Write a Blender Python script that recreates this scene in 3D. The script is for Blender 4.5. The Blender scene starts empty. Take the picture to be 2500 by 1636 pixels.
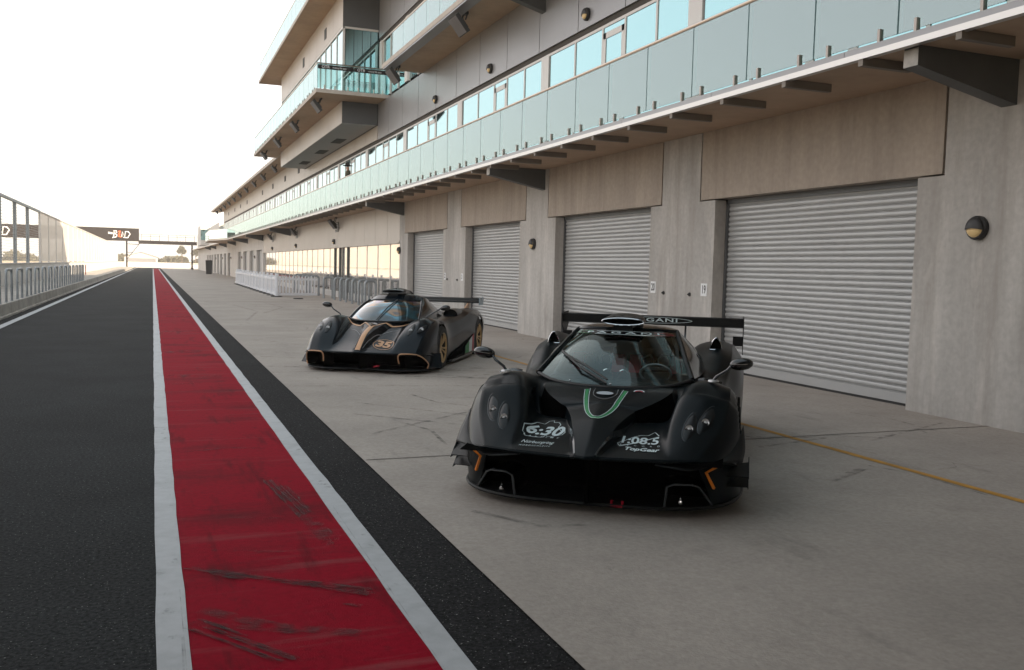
import bpy, bmesh, math, random
import numpy as np
from mathutils import Vector, Matrix
from mathutils.bvhtree import BVHTree
random.seed(7)
R = math.radians
scene = bpy.context.scene
COL = scene.collection

# ------------------------------------------------------------------ camera
yw, pt, rl = R(21.519), R(4.104), R(1.381)
def _cam_axes():
    B = Matrix(((1, 0, 0), (0, 0, -1), (0, 1, 0)))
    Rz = Matrix(((math.cos(yw), -math.sin(yw), 0), (math.sin(yw), math.cos(yw), 0), (0, 0, 1)))
    Rx = Matrix(((1, 0, 0), (0, math.cos(pt), -math.sin(pt)), (0, math.sin(pt), math.cos(pt))))
    Rr = Matrix(((math.cos(rl), -math.sin(rl), 0), (math.sin(rl), math.cos(rl), 0), (0, 0, 1)))
    return Rr @ Rx @ B @ Rz
M = _cam_axes()
cd = bpy.data.cameras.new('camera')
cam = bpy.data.objects.new('camera', cd); COL.objects.link(cam)
cd.sensor_width = 36; cd.lens = 2229.63 / 2500 * 36; cd.clip_start = .05; cd.clip_end = 6000
r_, d_, f_ = M[0], M[1], M[2]
cam.matrix_world = Matrix(((r_[0], -d_[0], -f_[0], 0), (r_[1], -d_[1], -f_[1], 0), (r_[2], -d_[2], -f_[2], 1.6), (0, 0, 0, 1)))
scene.camera = cam

# ------------------------------------------------------------------ light
SUN_EL = R(25)
sx, sy = .67, -.74                                   # horizontal direction towards the sun
w = bpy.data.worlds.new('World'); scene.world = w; w.use_nodes = True
nt = w.node_tree; nt.nodes.clear()
sky = nt.nodes.new('ShaderNodeTexSky'); sky.sky_type = 'NISHITA'; sky.sun_disc = False
sky.sun_elevation = SUN_EL; sky.sun_rotation = math.atan2(sx, sy)
sky.air_density = 1.0; sky.dust_density = 1.5; sky.ozone_density = 1.0
bg = nt.nodes.new('ShaderNodeBackground'); bg.inputs[1].default_value = .15
ow = nt.nodes.new('ShaderNodeOutputWorld')
milk = nt.nodes.new('ShaderNodeMix'); milk.data_type = 'RGBA'; milk.inputs[0].default_value = .72   # thin bright overcast veil over the blue
milk.inputs[7].default_value = (5.7, 5.15, 4.65, 1)
nt.links.new(sky.outputs[0], milk.inputs[6])
geo = nt.nodes.new('ShaderNodeTexCoord'); sep = nt.nodes.new('ShaderNodeSeparateXYZ'); hz = nt.nodes.new('ShaderNodeMapRange'); top_ = nt.nodes.new('ShaderNodeMix'); top_.data_type = 'RGBA'; top_.blend_type = 'MULTIPLY'
hz.inputs[1].default_value = .5; hz.inputs[2].default_value = .85; top_.inputs[7].default_value = (.42, .54, .62, 1)
nt.links.new(geo.outputs['Generated'], sep.inputs[0]); nt.links.new(sep.outputs[2], hz.inputs[0]); nt.links.new(hz.outputs[0], top_.inputs[0]); nt.links.new(milk.outputs[2], top_.inputs[6])
nt.links.new(top_.outputs[2], bg.inputs[0]); nt.links.new(bg.outputs[0], ow.inputs[0])
sl = bpy.data.lights.new('sun', 'SUN'); sl.energy = 4.5; sl.angle = R(.6); sl.color = (1, .82, .62)
so = bpy.data.objects.new('sun', sl); COL.objects.link(so)
so.rotation_euler = Vector((sx * math.cos(SUN_EL), sy * math.cos(SUN_EL), math.sin(SUN_EL))).to_track_quat('Z', 'Y').to_euler()
scene.view_settings.view_transform = 'Standard'; scene.view_settings.look = 'None'
scene.view_settings.exposure = 1.33; scene.view_settings.gamma = 1

# ------------------------------------------------------------------ materials
def mat(name, col, rough=.6, metal=0, spec=.5, noise=0, nscale=3, stretch=(1, 1, 1), bump=0, bscale=40, coat=0, tint=None, contrast=(.35, .65), noise2=0, n2scale=60, specks=0, streak=None):
    m = bpy.data.materials.new(name); m.use_nodes = True
    n = m.node_tree.nodes; l = m.node_tree.links
    b = n['Principled BSDF']
    b.inputs['Base Color'].default_value = (*col, 1); b.inputs['Roughness'].default_value = rough
    b.inputs['Metallic'].default_value = metal; b.inputs['Specular IOR Level'].default_value = spec
    if coat: b.inputs['Coat Weight'].default_value = coat; b.inputs['Coat Roughness'].default_value = .05
    tc = n.new('ShaderNodeTexCoord'); src = tc.outputs['Object']
    if noise:
        mp = n.new('ShaderNodeMapping'); mp.inputs['Scale'].default_value = stretch
        nz = n.new('ShaderNodeTexNoise'); nz.inputs['Scale'].default_value = nscale; nz.inputs['Detail'].default_value = 8; nz.inputs['Roughness'].default_value = .62
        rp = n.new('ShaderNodeMapRange'); rp.inputs[1].default_value = contrast[0]; rp.inputs[2].default_value = contrast[1]
        mx = n.new('ShaderNodeMix'); mx.data_type = 'RGBA'
        c2 = tint or tuple(c * (1 - noise) for c in col)
        l.new(src, mp.inputs[0]); l.new(mp.outputs[0], nz.inputs[0]); l.new(nz.outputs[0], rp.inputs[0]); l.new(rp.outputs[0], mx.inputs[0])
        mx.inputs[6].default_value = (*col, 1); mx.inputs[7].default_value = (*c2, 1)
        out = mx.outputs[2]
        if noise2:
            n2 = n.new('ShaderNodeTexNoise'); n2.inputs['Scale'].default_value = n2scale; n2.inputs['Detail'].default_value = 4
            r2 = n.new('ShaderNodeMapRange'); r2.inputs[1].default_value = .3; r2.inputs[2].default_value = .7; r2.inputs[3].default_value = 1 - noise2; r2.inputs[4].default_value = 1 + noise2
            m2 = n.new('ShaderNodeMix'); m2.data_type = 'RGBA'; m2.blend_type = 'MULTIPLY'; m2.inputs[0].default_value = 1
            l.new(src, n2.inputs[0]); l.new(n2.outputs[0], r2.inputs[0]); l.new(out, m2.inputs[6]); l.new(r2.outputs[0], m2.inputs[7]); out = m2.outputs[2]
        if specks:                                    # pale stones in the surface
            vz = n.new('ShaderNodeTexNoise'); vz.inputs['Scale'].default_value = 85; vz.inputs['Detail'].default_value = 1
            vr = n.new('ShaderNodeMapRange'); vr.inputs[1].default_value = .69; vr.inputs[2].default_value = .78; vr.inputs[4].default_value = specks
            m3 = n.new('ShaderNodeMix'); m3.data_type = 'RGBA'; m3.inputs[7].default_value = (.30, .30, .29, 1)
            l.new(src, vz.inputs[0]); l.new(vz.outputs[0], vr.inputs[0]); l.new(vr.outputs[0], m3.inputs[0]); l.new(out, m3.inputs[6]); out = m3.outputs[2]
        for (st, sc_, lo, hi, am, cc) in (streak or ()):
            sm = n.new('ShaderNodeMapping'); sm.inputs['Scale'].default_value = st; sn = n.new('ShaderNodeTexNoise'); sn.inputs['Scale'].default_value = sc_; sn.inputs['Detail'].default_value = 7; sn.inputs['Roughness'].default_value = .65
            sr_ = n.new('ShaderNodeMapRange'); sr_.inputs[1].default_value = lo; sr_.inputs[2].default_value = hi; sr_.inputs[4].default_value = am
            m4 = n.new('ShaderNodeMix'); m4.data_type = 'RGBA'; m4.inputs[7].default_value = (*cc, 1)
            l.new(src, sm.inputs[0]); l.new(sm.outputs[0], sn.inputs[0]); l.new(sn.outputs[0], sr_.inputs[0]); l.new(sr_.outputs[0], m4.inputs[0]); l.new(out, m4.inputs[6]); out = m4.outputs[2]
        l.new(out, b.inputs['Base Color'])
    if bump:
        nb = n.new('ShaderNodeTexNoise'); nb.inputs['Scale'].default_value = bscale; nb.inputs['Detail'].default_value = 3
        bp = n.new('ShaderNodeBump'); bp.inputs['Strength'].default_value = bump; bp.inputs['Distance'].default_value = .01
        l.new(src, nb.inputs[0]); l.new(nb.outputs[0], bp.inputs['Height']); l.new(bp.outputs[0], b.inputs['Normal'])
    return m

def glass_mat(name, tint, refl=.35, rough=.0, reflcol=(1, 1, 1)):
    m = bpy.data.materials.new(name); m.use_nodes = True
    n = m.node_tree.nodes; l = m.node_tree.links; n.clear()
    o = n.new('ShaderNodeOutputMaterial'); t = n.new('ShaderNodeBsdfTransparent'); g = n.new('ShaderNodeBsdfGlossy')
    t.inputs[0].default_value = (*tint, 1); g.inputs['Roughness'].default_value = rough; g.inputs[0].default_value = (*reflcol, 1)
    f = n.new('ShaderNodeFresnel'); f.inputs[0].default_value = 1.5
    mr = n.new('ShaderNodeMapRange'); mr.inputs[3].default_value = refl; mr.inputs[4].default_value = 1
    mx = n.new('ShaderNodeMixShader')
    l.new(f.outputs[0], mr.inputs[0]); l.new(mr.outputs[0], mx.inputs[0]); l.new(t.outputs[0], mx.inputs[1]); l.new(g.outputs[0], mx.inputs[2]); l.new(mx.outputs[0], o.inputs[0])
    return m

MT = {}
MT['concrete'] = mat('concrete', (.49, .47, .445), .85, noise=.25, nscale=1.1, stretch=(1, 1, .35), bump=.2, bscale=25, noise2=.08, n2scale=14, streak=(((1, 1.6, .14), 2.2, .46, .66, .60, (.29, .265, .24)), ((1, 1.3, .35), 1.6, .55, .70, .5, (.66, .62, .58)), ((1, 1, 1), 7, .68, .76, .4, (.18, .16, .14))))
MT['panel_concrete'] = mat('panel_concrete', (.41, .35, .295), .85, noise=.18, nscale=1.3, stretch=(1, 1.5, .3), bump=.2, bscale=25, noise2=.07, n2scale=14, streak=(((1, 2.4, .10), 2.2, .50, .72, .45, (.24, .20, .165)), ((1, 2.2, .16), 2.0, .60, .74, .35, (.55, .49, .43))))
MT['soffit'] = mat('soffit', (.50, .36, .25), .8, noise=.18, nscale=.7, noise2=.05, n2scale=5)  # warm bounce from the sunlit ground is tinted into this colour
MT['slab_edge'] = mat('slab_edge', (.50, .45, .40), .8, noise=.15, nscale=3)
MT['cladding'] = mat('cladding', (.30, .30, .31), .38, metal=.35, noise=.08, nscale=.6)
MT['cladding_dark'] = mat('cladding_dark', (.10, .105, .11), .45, metal=.2, noise=.1, nscale=1)
MT['cladding_warm'] = mat('cladding_warm', (.50, .46, .42), .45, metal=.2, noise=.08, nscale=.8)
MT['dark'] = mat('dark', (.012, .012, .012), .6)
MT['darkgap'] = mat('darkgap', (.05, .042, .035), .8)
MT['bracket'] = mat('bracket', (.10, .105, .105), .5, noise=.2, nscale=2)
MT['bracket_end'] = mat('bracket_end', (.45, .43, .40), .6, noise=.3, nscale=8)
MT['alu'] = mat('alu', (.62, .60, .58), .35, metal=.6)
MT['white_frame'] = mat('white_frame', (.62, .60, .58), .4)
MT['steel'] = mat('steel', (.55, .48, .42), .28, metal=.95)
MT['galv'] = mat('galv', (.30, .33, .35), .45, metal=.4, noise=.2, nscale=6)
MT['door'] = mat('door', (.45, .455, .455), .45, metal=.3, noise=.06, nscale=2)
MT['window'] = mat('window', (.28, .46, .48), .03, metal=.95, spec=.8)
MT['shop_glass'] = mat('shop_glass', (.80, .76, .72), .03, metal=.95, bump=.05, bscale=.9)
MT['balustrade'] = glass_mat('balustrade', (.76, .93, .92), .22, reflcol=(.84, 1, .99))
MT['glass_edge'] = mat('glass_edge', (.02, .10, .10), .3)
MT['asphalt'] = mat('asphalt', (.027, .029, .030), .9, spec=.12, noise=.3, nscale=.7, bump=.6, bscale=90, noise2=.75, n2scale=48, specks=.9)
MT['asphalt2'] = mat('asphalt2', (.020, .020, .021), .9, spec=.12, noise=.3, nscale=.8, bump=.6, bscale=90, noise2=.75, n2scale=48, specks=.9)
MT['apron'] = mat('apron', (.40, .355, .315), .85, spec=.3, noise=.22, nscale=.5, bump=.2, bscale=60, noise2=.10, n2scale=35, streak=(((1, 1, 1), 2.2, .56, .74, .35, (.20, .175, .15)), ((1.6, .5, 1), 1.5, .60, .74, .45, (.13, .12, .105)), ((1, 1, 1), 9, .66, .74, .4, (.12, .11, .10))))
MT['red'] = mat('red', (.27, .003, .016), .8, spec=.04, streak=(((.5, 5, 1), .9, .56, .70, .55, (.26, .075, .08)), ((3.5, .5, 1), 1.3, .55, .72, .7, (.035, .006, .008)), ((1.2, 1.2, 1), 6, .62, .72, .5, (.04, .01, .012))), noise=.5, nscale=.6, stretch=(.8, 2.2, 1), tint=(.12, .008, .014), contrast=(.52, .72), bump=.2, bscale=120, noise2=.12, n2scale=30)
MT['white_paint'] = mat('white_paint', (.44, .455, .47), .6, spec=.3, streak=(((1.5, 1, 1), 5, .60, .70, .6, (.10, .10, .105)),), noise=.25, nscale=2.5, bump=.1, bscale=100, contrast=(.5, .8), noise2=.06, n2scale=15)
MT['yellow_paint'] = mat('yellow_paint', (.55, .27, .03), .6, noise=.3, nscale=5)
MT['rubber'] = mat('rubber', (.03, .03, .03), .8)
MT['barrier'] = mat('barrier', (.42, .39, .35), .85, noise=.45, nscale=1.2, contrast=(.4, .75), bump=.15, bscale=20, noise2=.1, n2scale=8)
MT['wallwhite'] = mat('wallwhite', (.62, .60, .57), .8, noise=.12, nscale=.8)
MT['gravel'] = mat('gravel', (.52, .39, .25), .9, noise=.2, nscale=1)
MT['field'] = mat('field', (.42, .33, .20), .95, noise=.35, nscale=.03, tint=(.24, .22, .11))
MT['foliage'] = mat('foliage', (.13, .115, .055), .8, noise=.5, nscale=2)
MT['trunk'] = mat('trunk', (.16, .11, .07), .9)
MT['black_gloss'] = mat('black_gloss', (.006, .006, .007), .15, coat=.5)
MT['black_plastic'] = mat('black_plastic', (.018, .018, .019), .5)
MT['white'] = mat('white', (.75, .76, .77), .5)
MT['bin_plastic'] = mat('bin_plastic', (.02, .02, .022), .5)
MT['lamp_lens'] = mat('lamp_lens', (.72, .52, .25), .4)
MT['sign_dark'] = mat('sign_dark', (.022, .018, .018), .7, spec=.2)
MT['orange'] = mat('orange', (.85, .16, .05), .5)
MT['skin'] = mat('skin', (.50, .26, .18), .6)
MT['khaki'] = mat('khaki', (.075, .065, .04), .9)
MT['hat'] = mat('hat', (.015, .013, .012), .8)
MT['flood'] = mat('flood', (.035, .036, .036), .6)
MT['strut'] = mat('strut', (.20, .175, .15), .6, metal=.2)
MT['clamp'] = mat('clamp', (.34, .30, .27), .4, metal=.6)
MT['louvre'] = mat('louvre', (.22, .19, .17), .5, metal=.4)
MT['pvc'] = mat('pvc', (.72, .74, .78), .4)

# ------------------------------------------------------------------ helpers
class MB:
    def __init__(s): s.v = []; s.f = []; s.m = []
    def add(s, v, f, mi=0):
        o = len(s.v); s.v += [tuple(p) for p in v]; s.f += [tuple(i + o for i in q) for q in f]; s.m += [mi] * len(f)
    def box(s, x0, x1, y0, y1, z0, z1, mi=0):
        s.add([(x0, y0, z0), (x1, y0, z0), (x1, y1, z0), (x0, y1, z0), (x0, y0, z1), (x1, y0, z1), (x1, y1, z1), (x0, y1, z1)],
              [(0, 3, 2, 1), (4, 5, 6, 7), (0, 1, 5, 4), (1, 2, 6, 5), (2, 3, 7, 6), (3, 0, 4, 7)], mi)
    def quad(s, a, b, c, d, mi=0): s.add([a, b, c, d], [(0, 1, 2, 3)], mi)
    def prism(s, poly, axis, a, b, mi=0):            # poly of 2-d points extruded along axis 'x','y' or 'z'
        n = len(poly)
        def P(p, t): return {'x': (t, p[0], p[1]), 'y': (p[0], t, p[1]), 'z': (p[0], p[1], t)}[axis]
        s.add([P(p, a) for p in poly] + [P(p, b) for p in poly],
              [tuple(range(n)), tuple(range(2 * n - 1, n - 1, -1))] + [(i, i + n, (i + 1) % n + n, (i + 1) % n) for i in range(n)], mi)
    def tube(s, pts, r, n=8, mi=0, closed=False, r2=None):
        pts = [Vector(p) for p in pts]; k = len(pts); rings = []
        up = None
        for i, p in enumerate(pts):
            if closed: t = pts[(i + 1) % k] - pts[i - 1]
            else: t = pts[min(i + 1, k - 1)] - pts[max(i - 1, 0)]
            t.normalize()
            if up is None: up = Vector((0, 0, 1)) if abs(t.z) < .9 else Vector((1, 0, 0))
            a = t.cross(up)
            if a.length < 1e-5: a = t.orthogonal()
            a.normalize(); b = a.cross(t); up = b.copy()
            rr = r if r2 is None else r + (r2 - r) * i / (k - 1)
            rings.append([p + a * (math.cos(q) * rr) + b * (math.sin(q) * rr) for q in [2 * math.pi * j / n for j in range(n)]])
        v = [p for g in rings for p in g]; f = []
        for i in range(k if closed else k - 1):
            for j in range(n):
                f.append((i * n + j, i * n + (j + 1) % n, ((i + 1) % k) * n + (j + 1) % n, ((i + 1) % k) * n + j))
        if not closed: f += [tuple(range(n - 1, -1, -1)), tuple((k - 1) * n + j for j in range(n))]
        s.add(v, f, mi)
    def lathe(s, prof, c, axis, n=24, mi=0, sc=(1, 1)):   # prof: (radius, along) ; axis unit vector
        ax = Vector(axis).normalized(); a = ax.orthogonal().normalized(); b = ax.cross(a); c = Vector(c); v = []
        for r, t in prof:
            for j in range(n):
                q = 2 * math.pi * j / n; v.append(c + ax * t + a * (math.cos(q) * r * sc[0]) + b * (math.sin(q) * r * sc[1]))
        f = [(i * n + j, i * n + (j + 1) % n, (i + 1) * n + (j + 1) % n, (i + 1) * n + j) for i in range(len(prof) - 1) for j in range(n)]
        s.add(v, f, mi)
    def ball(s, c, r, n=10, mi=0, rot=None):
        c = Vector(c); v = []; rr = Vector(r)
        for i in range(n + 1):
            th = math.pi * i / n
            for j in range(2 * n):
                ph = math.pi * j / n; p = Vector((math.sin(th) * math.cos(ph) * rr[0], math.sin(th) * math.sin(ph) * rr[1], math.cos(th) * rr[2]))
                if rot: p = rot @ p
                v.append(c + p)
        f = [(i * 2 * n + j, (i + 1) * 2 * n + j, (i + 1) * 2 * n + (j + 1) % (2 * n), i * 2 * n + (j + 1) % (2 * n)) for i in range(n) for j in range(2 * n)]
        s.add(v, f, mi)
    def mesh(s, name, mats, smooth=False, angle=35):
        me = bpy.data.meshes.new(name); me.from_pydata(s.v, [], s.f)
        for m in (mats if isinstance(mats, (list, tuple)) else [mats]): me.materials.append(m)
        me.polygons.foreach_set('material_index', s.m)
        if smooth:
            me.polygons.foreach_set('use_smooth', [True] * len(me.polygons)); me.set_sharp_from_angle(angle=R(angle))
        me.update(); return me
    def build(s, name, mats, parent=None, smooth=False, angle=35, loc=None):
        o = bpy.data.objects.new(name, s.mesh(name, mats, smooth, angle)); COL.objects.link(o)
        if parent: o.parent = parent
        if loc: o.location = loc
        return o
def tag(o, label, cat, group=None):
    o['label'] = label; o['category'] = cat
    if group: o['group'] = group
    return o
def empty(name, loc, rz=0, label=None, cat=None, group=None):
    o = bpy.data.objects.new(name, None); COL.objects.link(o); o.location = loc; o.rotation_euler = (0, 0, rz); o.empty_display_size = .2
    if label: tag(o, label, cat, group)
    return o
def struct(o): o['kind'] = 'structure'; return o
def copy_tree(o, parent=None):
    c = o.copy(); COL.objects.link(c)
    if parent: c.parent = parent
    for ch in [x for x in list(o.children)]: copy_tree(ch, c)
    return c
def text_mesh(txt, size=1, shear=0, offset=0, space=1, width=1, font_res=3):
    cu = bpy.data.curves.new('text_tmp', 'FONT'); cu.body = txt; cu.size = size; cu.shear = shear; cu.offset = offset
    cu.space_character = space; cu.align_x = 'CENTER'; cu.align_y = 'CENTER'; cu.resolution_u = font_res
    ob = bpy.data.objects.new('text_tmp', cu); COL.objects.link(ob)
    bpy.context.view_layer.update()
    me = ob.to_mesh(); v = [(p.co.x * width, p.co.y) for p in me.vertices]; f = [tuple(p.vertices) for p in me.polygons]
    ob.to_mesh_clear(); bpy.data.objects.remove(ob); bpy.data.curves.remove(cu)
    return v, f
def ribbon(pts, w, closed=False):                     # 2-d polyline thickened
    P = [Vector(p) for p in pts]; n = len(P); v = []; f = []
    for i in range(n):
        if closed: t = P[(i + 1) % n] - P[i - 1]
        else: t = P[min(i + 1, n - 1)] - P[max(i - 1, 0)]
        t = t.normalized() if t.length else Vector((1, 0)); nn = Vector((-t.y, t.x)) * (w / 2)
        v += [tuple(P[i] + nn), tuple(P[i] - nn)]
    for i in range(n if closed else n - 1):
        j = (i + 1) % n; f.append((2 * i, 2 * i + 1, 2 * j + 1, 2 * j))
    return v, f

# ------------------------------------------------------------------ ground
def sheet(name, x0, x1, y0, y1, z, m, wob=0):
    b = MB()
    if wob:
        n = int((y1 - y0) / .35); L = []; Rr = []
        for i in range(min(n, 260) + 1):
            y = y0 + .35 * i if i < min(n, 260) else y1
            L.append((x0 + random.uniform(-wob, wob), y, z)); Rr.append((x1 + random.uniform(-wob, wob), y, z))
        k = len(L); b.add(L + Rr, [(i, k + i, k + i + 1, i + 1) for i in range(k - 1)])
    else: b.quad((x0, y0, z), (x1, y0, z), (x1, y1, z), (x0, y1, z))
    return struct(b.build(name, m))
sheet('ground', -1500, 1500, -300, 3500, -.02, MT['field'])
sheet('pit_road', -3.9, 1.62, -8, 330, 0, MT['asphalt'])
sheet('road_edge', 1.17, 1.62, -8, 330, .004, MT['asphalt2'])
sheet('gutter_strip', -3.9, -3.30, -8, 330, .004, MT['asphalt2'])
sheet('lane_line', .008, .135, -8, 201, .012, MT['white_paint'], .004)
sheet('lane_line', 1.064, 1.196, -8, 201, .012, MT['white_paint'], .004)
sheet('lane_line', -3.335, -3.165, -8, 260, .012, MT['white_paint'], .003)
sheet('red_strip', .12, 1.08, -8, 201, .008, MT['red'])
ap = sheet('apron', 1.60, 9.2, -8, 230, .016, MT['apron'])
sheet('track_verge', -3.9, -60, -20, 420, -.01, MT['gravel'])
sheet('yellow_line', 5.80, 5.88, 2, 8.2, .020, MT['yellow_paint'], .004)
sheet('yellow_line', 5.80, 5.86, 14.0, 19.5, .020, MT['yellow_paint'], .004)
sheet('joint_line', 1.62, 8.49, 7.28, 7.295, .0195, MT['darkgap'])
for y in (13.6, 20, 26.3, 32.6, 39, 45.3): sheet('joint_line', 1.62, 8.49, y, y + .015, .0195, MT['darkgap'])
# tyre marks on the apron and the red strip
tm = bpy.data.materials.new('tyre_mark'); tm.use_nodes = True
n = tm.node_tree.nodes; l = tm.node_tree.links; b = n['Principled BSDF']; b.inputs['Base Color'].default_value = (.03, .03, .03, 1); b.inputs['Roughness'].default_value = .8
tr = n.new('ShaderNodeBsdfTransparent'); mx = n.new('ShaderNodeMixShader'); nz = n.new('ShaderNodeTexNoise'); nz.inputs['Scale'].default_value = 9; nz.inputs['Detail'].default_value = 6
mp = n.new('ShaderNodeMapping'); tc = n.new('ShaderNodeTexCoord'); mp.inputs['Scale'].default_value = (1, 1, 1)
mr = n.new('ShaderNodeMapRange'); mr.inputs[1].default_value = .40; mr.inputs[2].default_value = .80; mr.inputs[4].default_value = .62
l.new(tc.outputs['Object'], mp.inputs[0]); l.new(mp.outputs[0], nz.inputs[0]); l.new(nz.outputs[0], mr.inputs[0]); l.new(mr.outputs[0], mx.inputs[0]); l.new(tr.outputs[0], mx.inputs[1]); l.new(b.outputs[0], mx.inputs[2]); l.new(mx.outputs[0], n['Material Output'].inputs[0])
def mark(pts, wd, z=.022):
    P = []
    for i in range(len(pts) - 1):
        for k in range(6):
            t = k / 6; P.append((pts[i][0] * (1 - t) + pts[i + 1][0] * t, pts[i][1] * (1 - t) + pts[i + 1][1] * t))
    P.append(pts[-1]); v, f = ribbon(P, wd); b = MB(); b.add([(p[0], p[1], z) for p in v], f); return b
b = MB()
marks = [([(1.7, 16.0), (3.2, 15.0), (4.6, 13.2), (6.5, 12.2)], .05), ([(1.2, 14.6), (3.0, 13.9), (5.4, 13.0)], .07), ([(3.4, 12.8), (4.6, 12.3), (5.6, 11.3)], .10), ([(3.9, 12.9), (4.9, 12.0), (5.2, 11.2)], .08),
         ([(4.4, 12.7), (6.2, 13.2), (8.0, 13.5)], .06), ([(1.9, 8.4), (3.0, 9.3), (4.2, 10.2)], .05), ([(2.0, 9.6), (3.0, 8.6)], .04), ([(2.2, 10.4), (3.2, 9.2)], .03), ([(2.4, 26), (3.2, 31), (2.8, 36)], .08), ([(3.3, 30), (4.4, 34), (4.2, 38)], .08), ([(2.2, 40), (3.4, 42)], .15),
         ([(5.2, 6.9), (6.2, 7.15), (5.5, 7.35)], .05), ([(4.9, 5.6), (5.5, 5.9)], .08), ([(6.5, 6.9), (8.2, 7.6)], .03), ([(1.7, 12), (4.5, 11.5), (6.9, 11.7)], .04), ([(6.4, 9.4), (7.4, 10.2)], .05)]
rr = random.Random(3)
for k in range(110):
    x = rr.uniform(1.8, 8.2); y = rr.uniform(3, 45); a = rr.gauss(0, .9); L = rr.uniform(.15, .9)
    marks.append(([(x, y), (x + L * math.cos(a) * .6, y + L * math.sin(a)), (x + L * math.cos(a + .25), y + 1.6 * L * math.sin(a + .25))], rr.uniform(.01, .05)))
for p, wd in marks:
    mb = mark(p, wd); b.add(mb.v, mb.f)
struct(b.build('tyre_marks', tm))
b = MB()
tm2 = tm.copy(); tm2.name = 'tyre_mark_dark'
for nd in tm2.node_tree.nodes:
    if nd.type == 'MAP_RANGE': nd.inputs[1].default_value = .30; nd.inputs[2].default_value = .62; nd.inputs[4].default_value = .7
    if nd.type == 'TEX_NOISE': nd.inputs['Scale'].default_value = 14
d_ = MB()
for p, wd in [([(.74, 6.9), (.80, 6.3), (.86, 5.75)], .022), ([(.79, 6.9), (.85, 6.3), (.90, 5.8)], .03), ([(.84, 6.8), (.89, 6.3), (.94, 5.85)], .018), ([(.88, 6.7), (.93, 6.2)], .02), ([(.15, 4.95), (.40, 4.75), (.72, 4.5), (.98, 4.27)], .05), ([(.30, 4.80), (.45, 4.68)], .09), ([(.55, 4.62), (.95, 4.33)], .10), ([(.15, 4.12), (.33, 3.88), (.50, 3.64)], .10), ([(.17, 4.22), (.36, 3.95)], .03), ([(.82, 4.2), (.90, 4.12)], .03), ([(.3, 5.9), (.75, 5.75)], .012), ([(.2, 6.1), (.5, 6.0)], .02)]:
    for k in range(max(2, int(wd / .007))):
        o_ = rr.uniform(-wd, wd) * .55; j_ = rr.uniform(0, .35); q_ = [(x + o_, y + rr.uniform(-.02, .02)) for x, y in p]; q_[0] = (q_[0][0] * (1 - j_) + q_[1][0] * j_, q_[0][1] * (1 - j_) + q_[1][1] * j_)
        mb = mark(q_, rr.uniform(.003, .009), .0145); d_.add(mb.v, mb.f)
struct(d_.build('tyre_marks', tm2))
for p, wd in [([(.85, 6.6), (.93, 5.9), (.98, 5.2)], .05), ([(.78, 6.8), (.86, 6.0), (.93, 5.1)], .07), ([(.2, 4.3), (.5, 4.0), (.85, 3.8)], .08), ([(.15, 4.15), (.6, 3.9)], .05), ([(.3, 5.2), (.7, 5.05)], .03),
              ([(.15, 3.5), (.4, 3.1), (.7, 2.7)], .12), ([(.2, 8), (.6, 8.1), (.9, 8)], .04), ([(.2, 12.5), (.9, 12.7)], .12), ([(.2, 13.5), (.9, 13.3)], .25), ([(.15, 17), (.8, 17.1)], .4), ([(.2, 22), (1, 22.2)], .5), ([(.3, 28), (1, 28)], .8)]:
    mb = mark(p, wd, .014); b.add(mb.v, mb.f)
struct(b.build('tyre_marks', tm))
b = MB()
for p, wd in [([(.10, 3.05), (.11, 4.0)], .008), ([(.118, 3.1), (.116, 4.6)], .004), ([(.02, 3.5), (.12, 3.2)], .004), ([(1.07, 3.2), (1.1, 6.0)], .004)]:
    mb = mark(p, wd, .016); b.add(mb.v, mb.f)
struct(b.build('tyre_marks', tm))

# ------------------------------------------------------------------ the pit building
WX = 8.49
BLD = empty('pit_building', (WX, 10, 0), label='long concrete and grey clad pit building with roller doors and glass balconies', cat='building')
bl = lambda mb, name, m, parent=None, **k: _bp(mb, name, m, parent, **k)
def _bp(mb, name, m, parent=None, **k):
    # geometry is written in world coordinates; the part keeps them relative to the building
    o = mb.build(name, m, parent or BLD, **k)
    if parent is None: o.matrix_parent_inverse = Matrix.Translation((-WX, -10, 0))
    return o
doors_near = [(-16.93, -12.7), (-10.58, -6.35), (-4.23, 0), (2.12, 6.35), (8.47, 12.69), (14.75, 19.01), (21.17, 25.42), (27.6, 31.9)]
doors_far = [(79, 83.2), (85.2, 89.4), (91.6, 95.8), (98, 102.3), (112.4, 116.6), (118.8, 123), (125.8, 130), (132.2, 136.5), (138.9, 143.2), (145.2, 149.4), (151.5, 155.8), (157.8, 162)]
HD = 2.81
# ground floor piers
b = MB(); p = MB(); g = MB()
ys = -40
for a, c in doors_near + [(33.05, 33.05)]:
    b = MB(); b.box(WX, 8.95, ys, a, -.05, HD - .01); bl(b, 'pier', MT['concrete']); ys = c
b = MB()
prev = -40
for a, c in doors_near:
    b = MB(); b.box(WX, 8.95, prev + .012, a - .38 - .012, HD - .01, 3.93); bl(b, 'pier_head', MT['concrete'])
    p = MB(); p.box(WX - .004, 8.9, a - .36, c + .42, HD + .012, 3.93); bl(p, 'lintel_panel', MT['panel_concrete'])
    prev = c + .45
b = MB(); b.box(WX, 8.95, prev + .012, 33.05, HD - .01, 3.93)
g.box(8.56, 9.3, -40, 33.0, HD + .02, 3.90)
bl(b, 'pier_head', MT['concrete']); bl(g, 'joint_backing', MT['darkgap'])
# far ground floor wall
b = MB(); ys = 77.9
for a, c in doors_far + [(194, 194)]:
    b = MB(); b.box(WX, 8.95, ys, a, -.05, 2.75); bl(b, 'pier', MT['wallwhite']); ys = c
b = MB(); b.box(WX, 8.95, 77.9, 194, 2.75, 3.93)
bl(b, 'wall', MT['wallwhite'])
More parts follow.
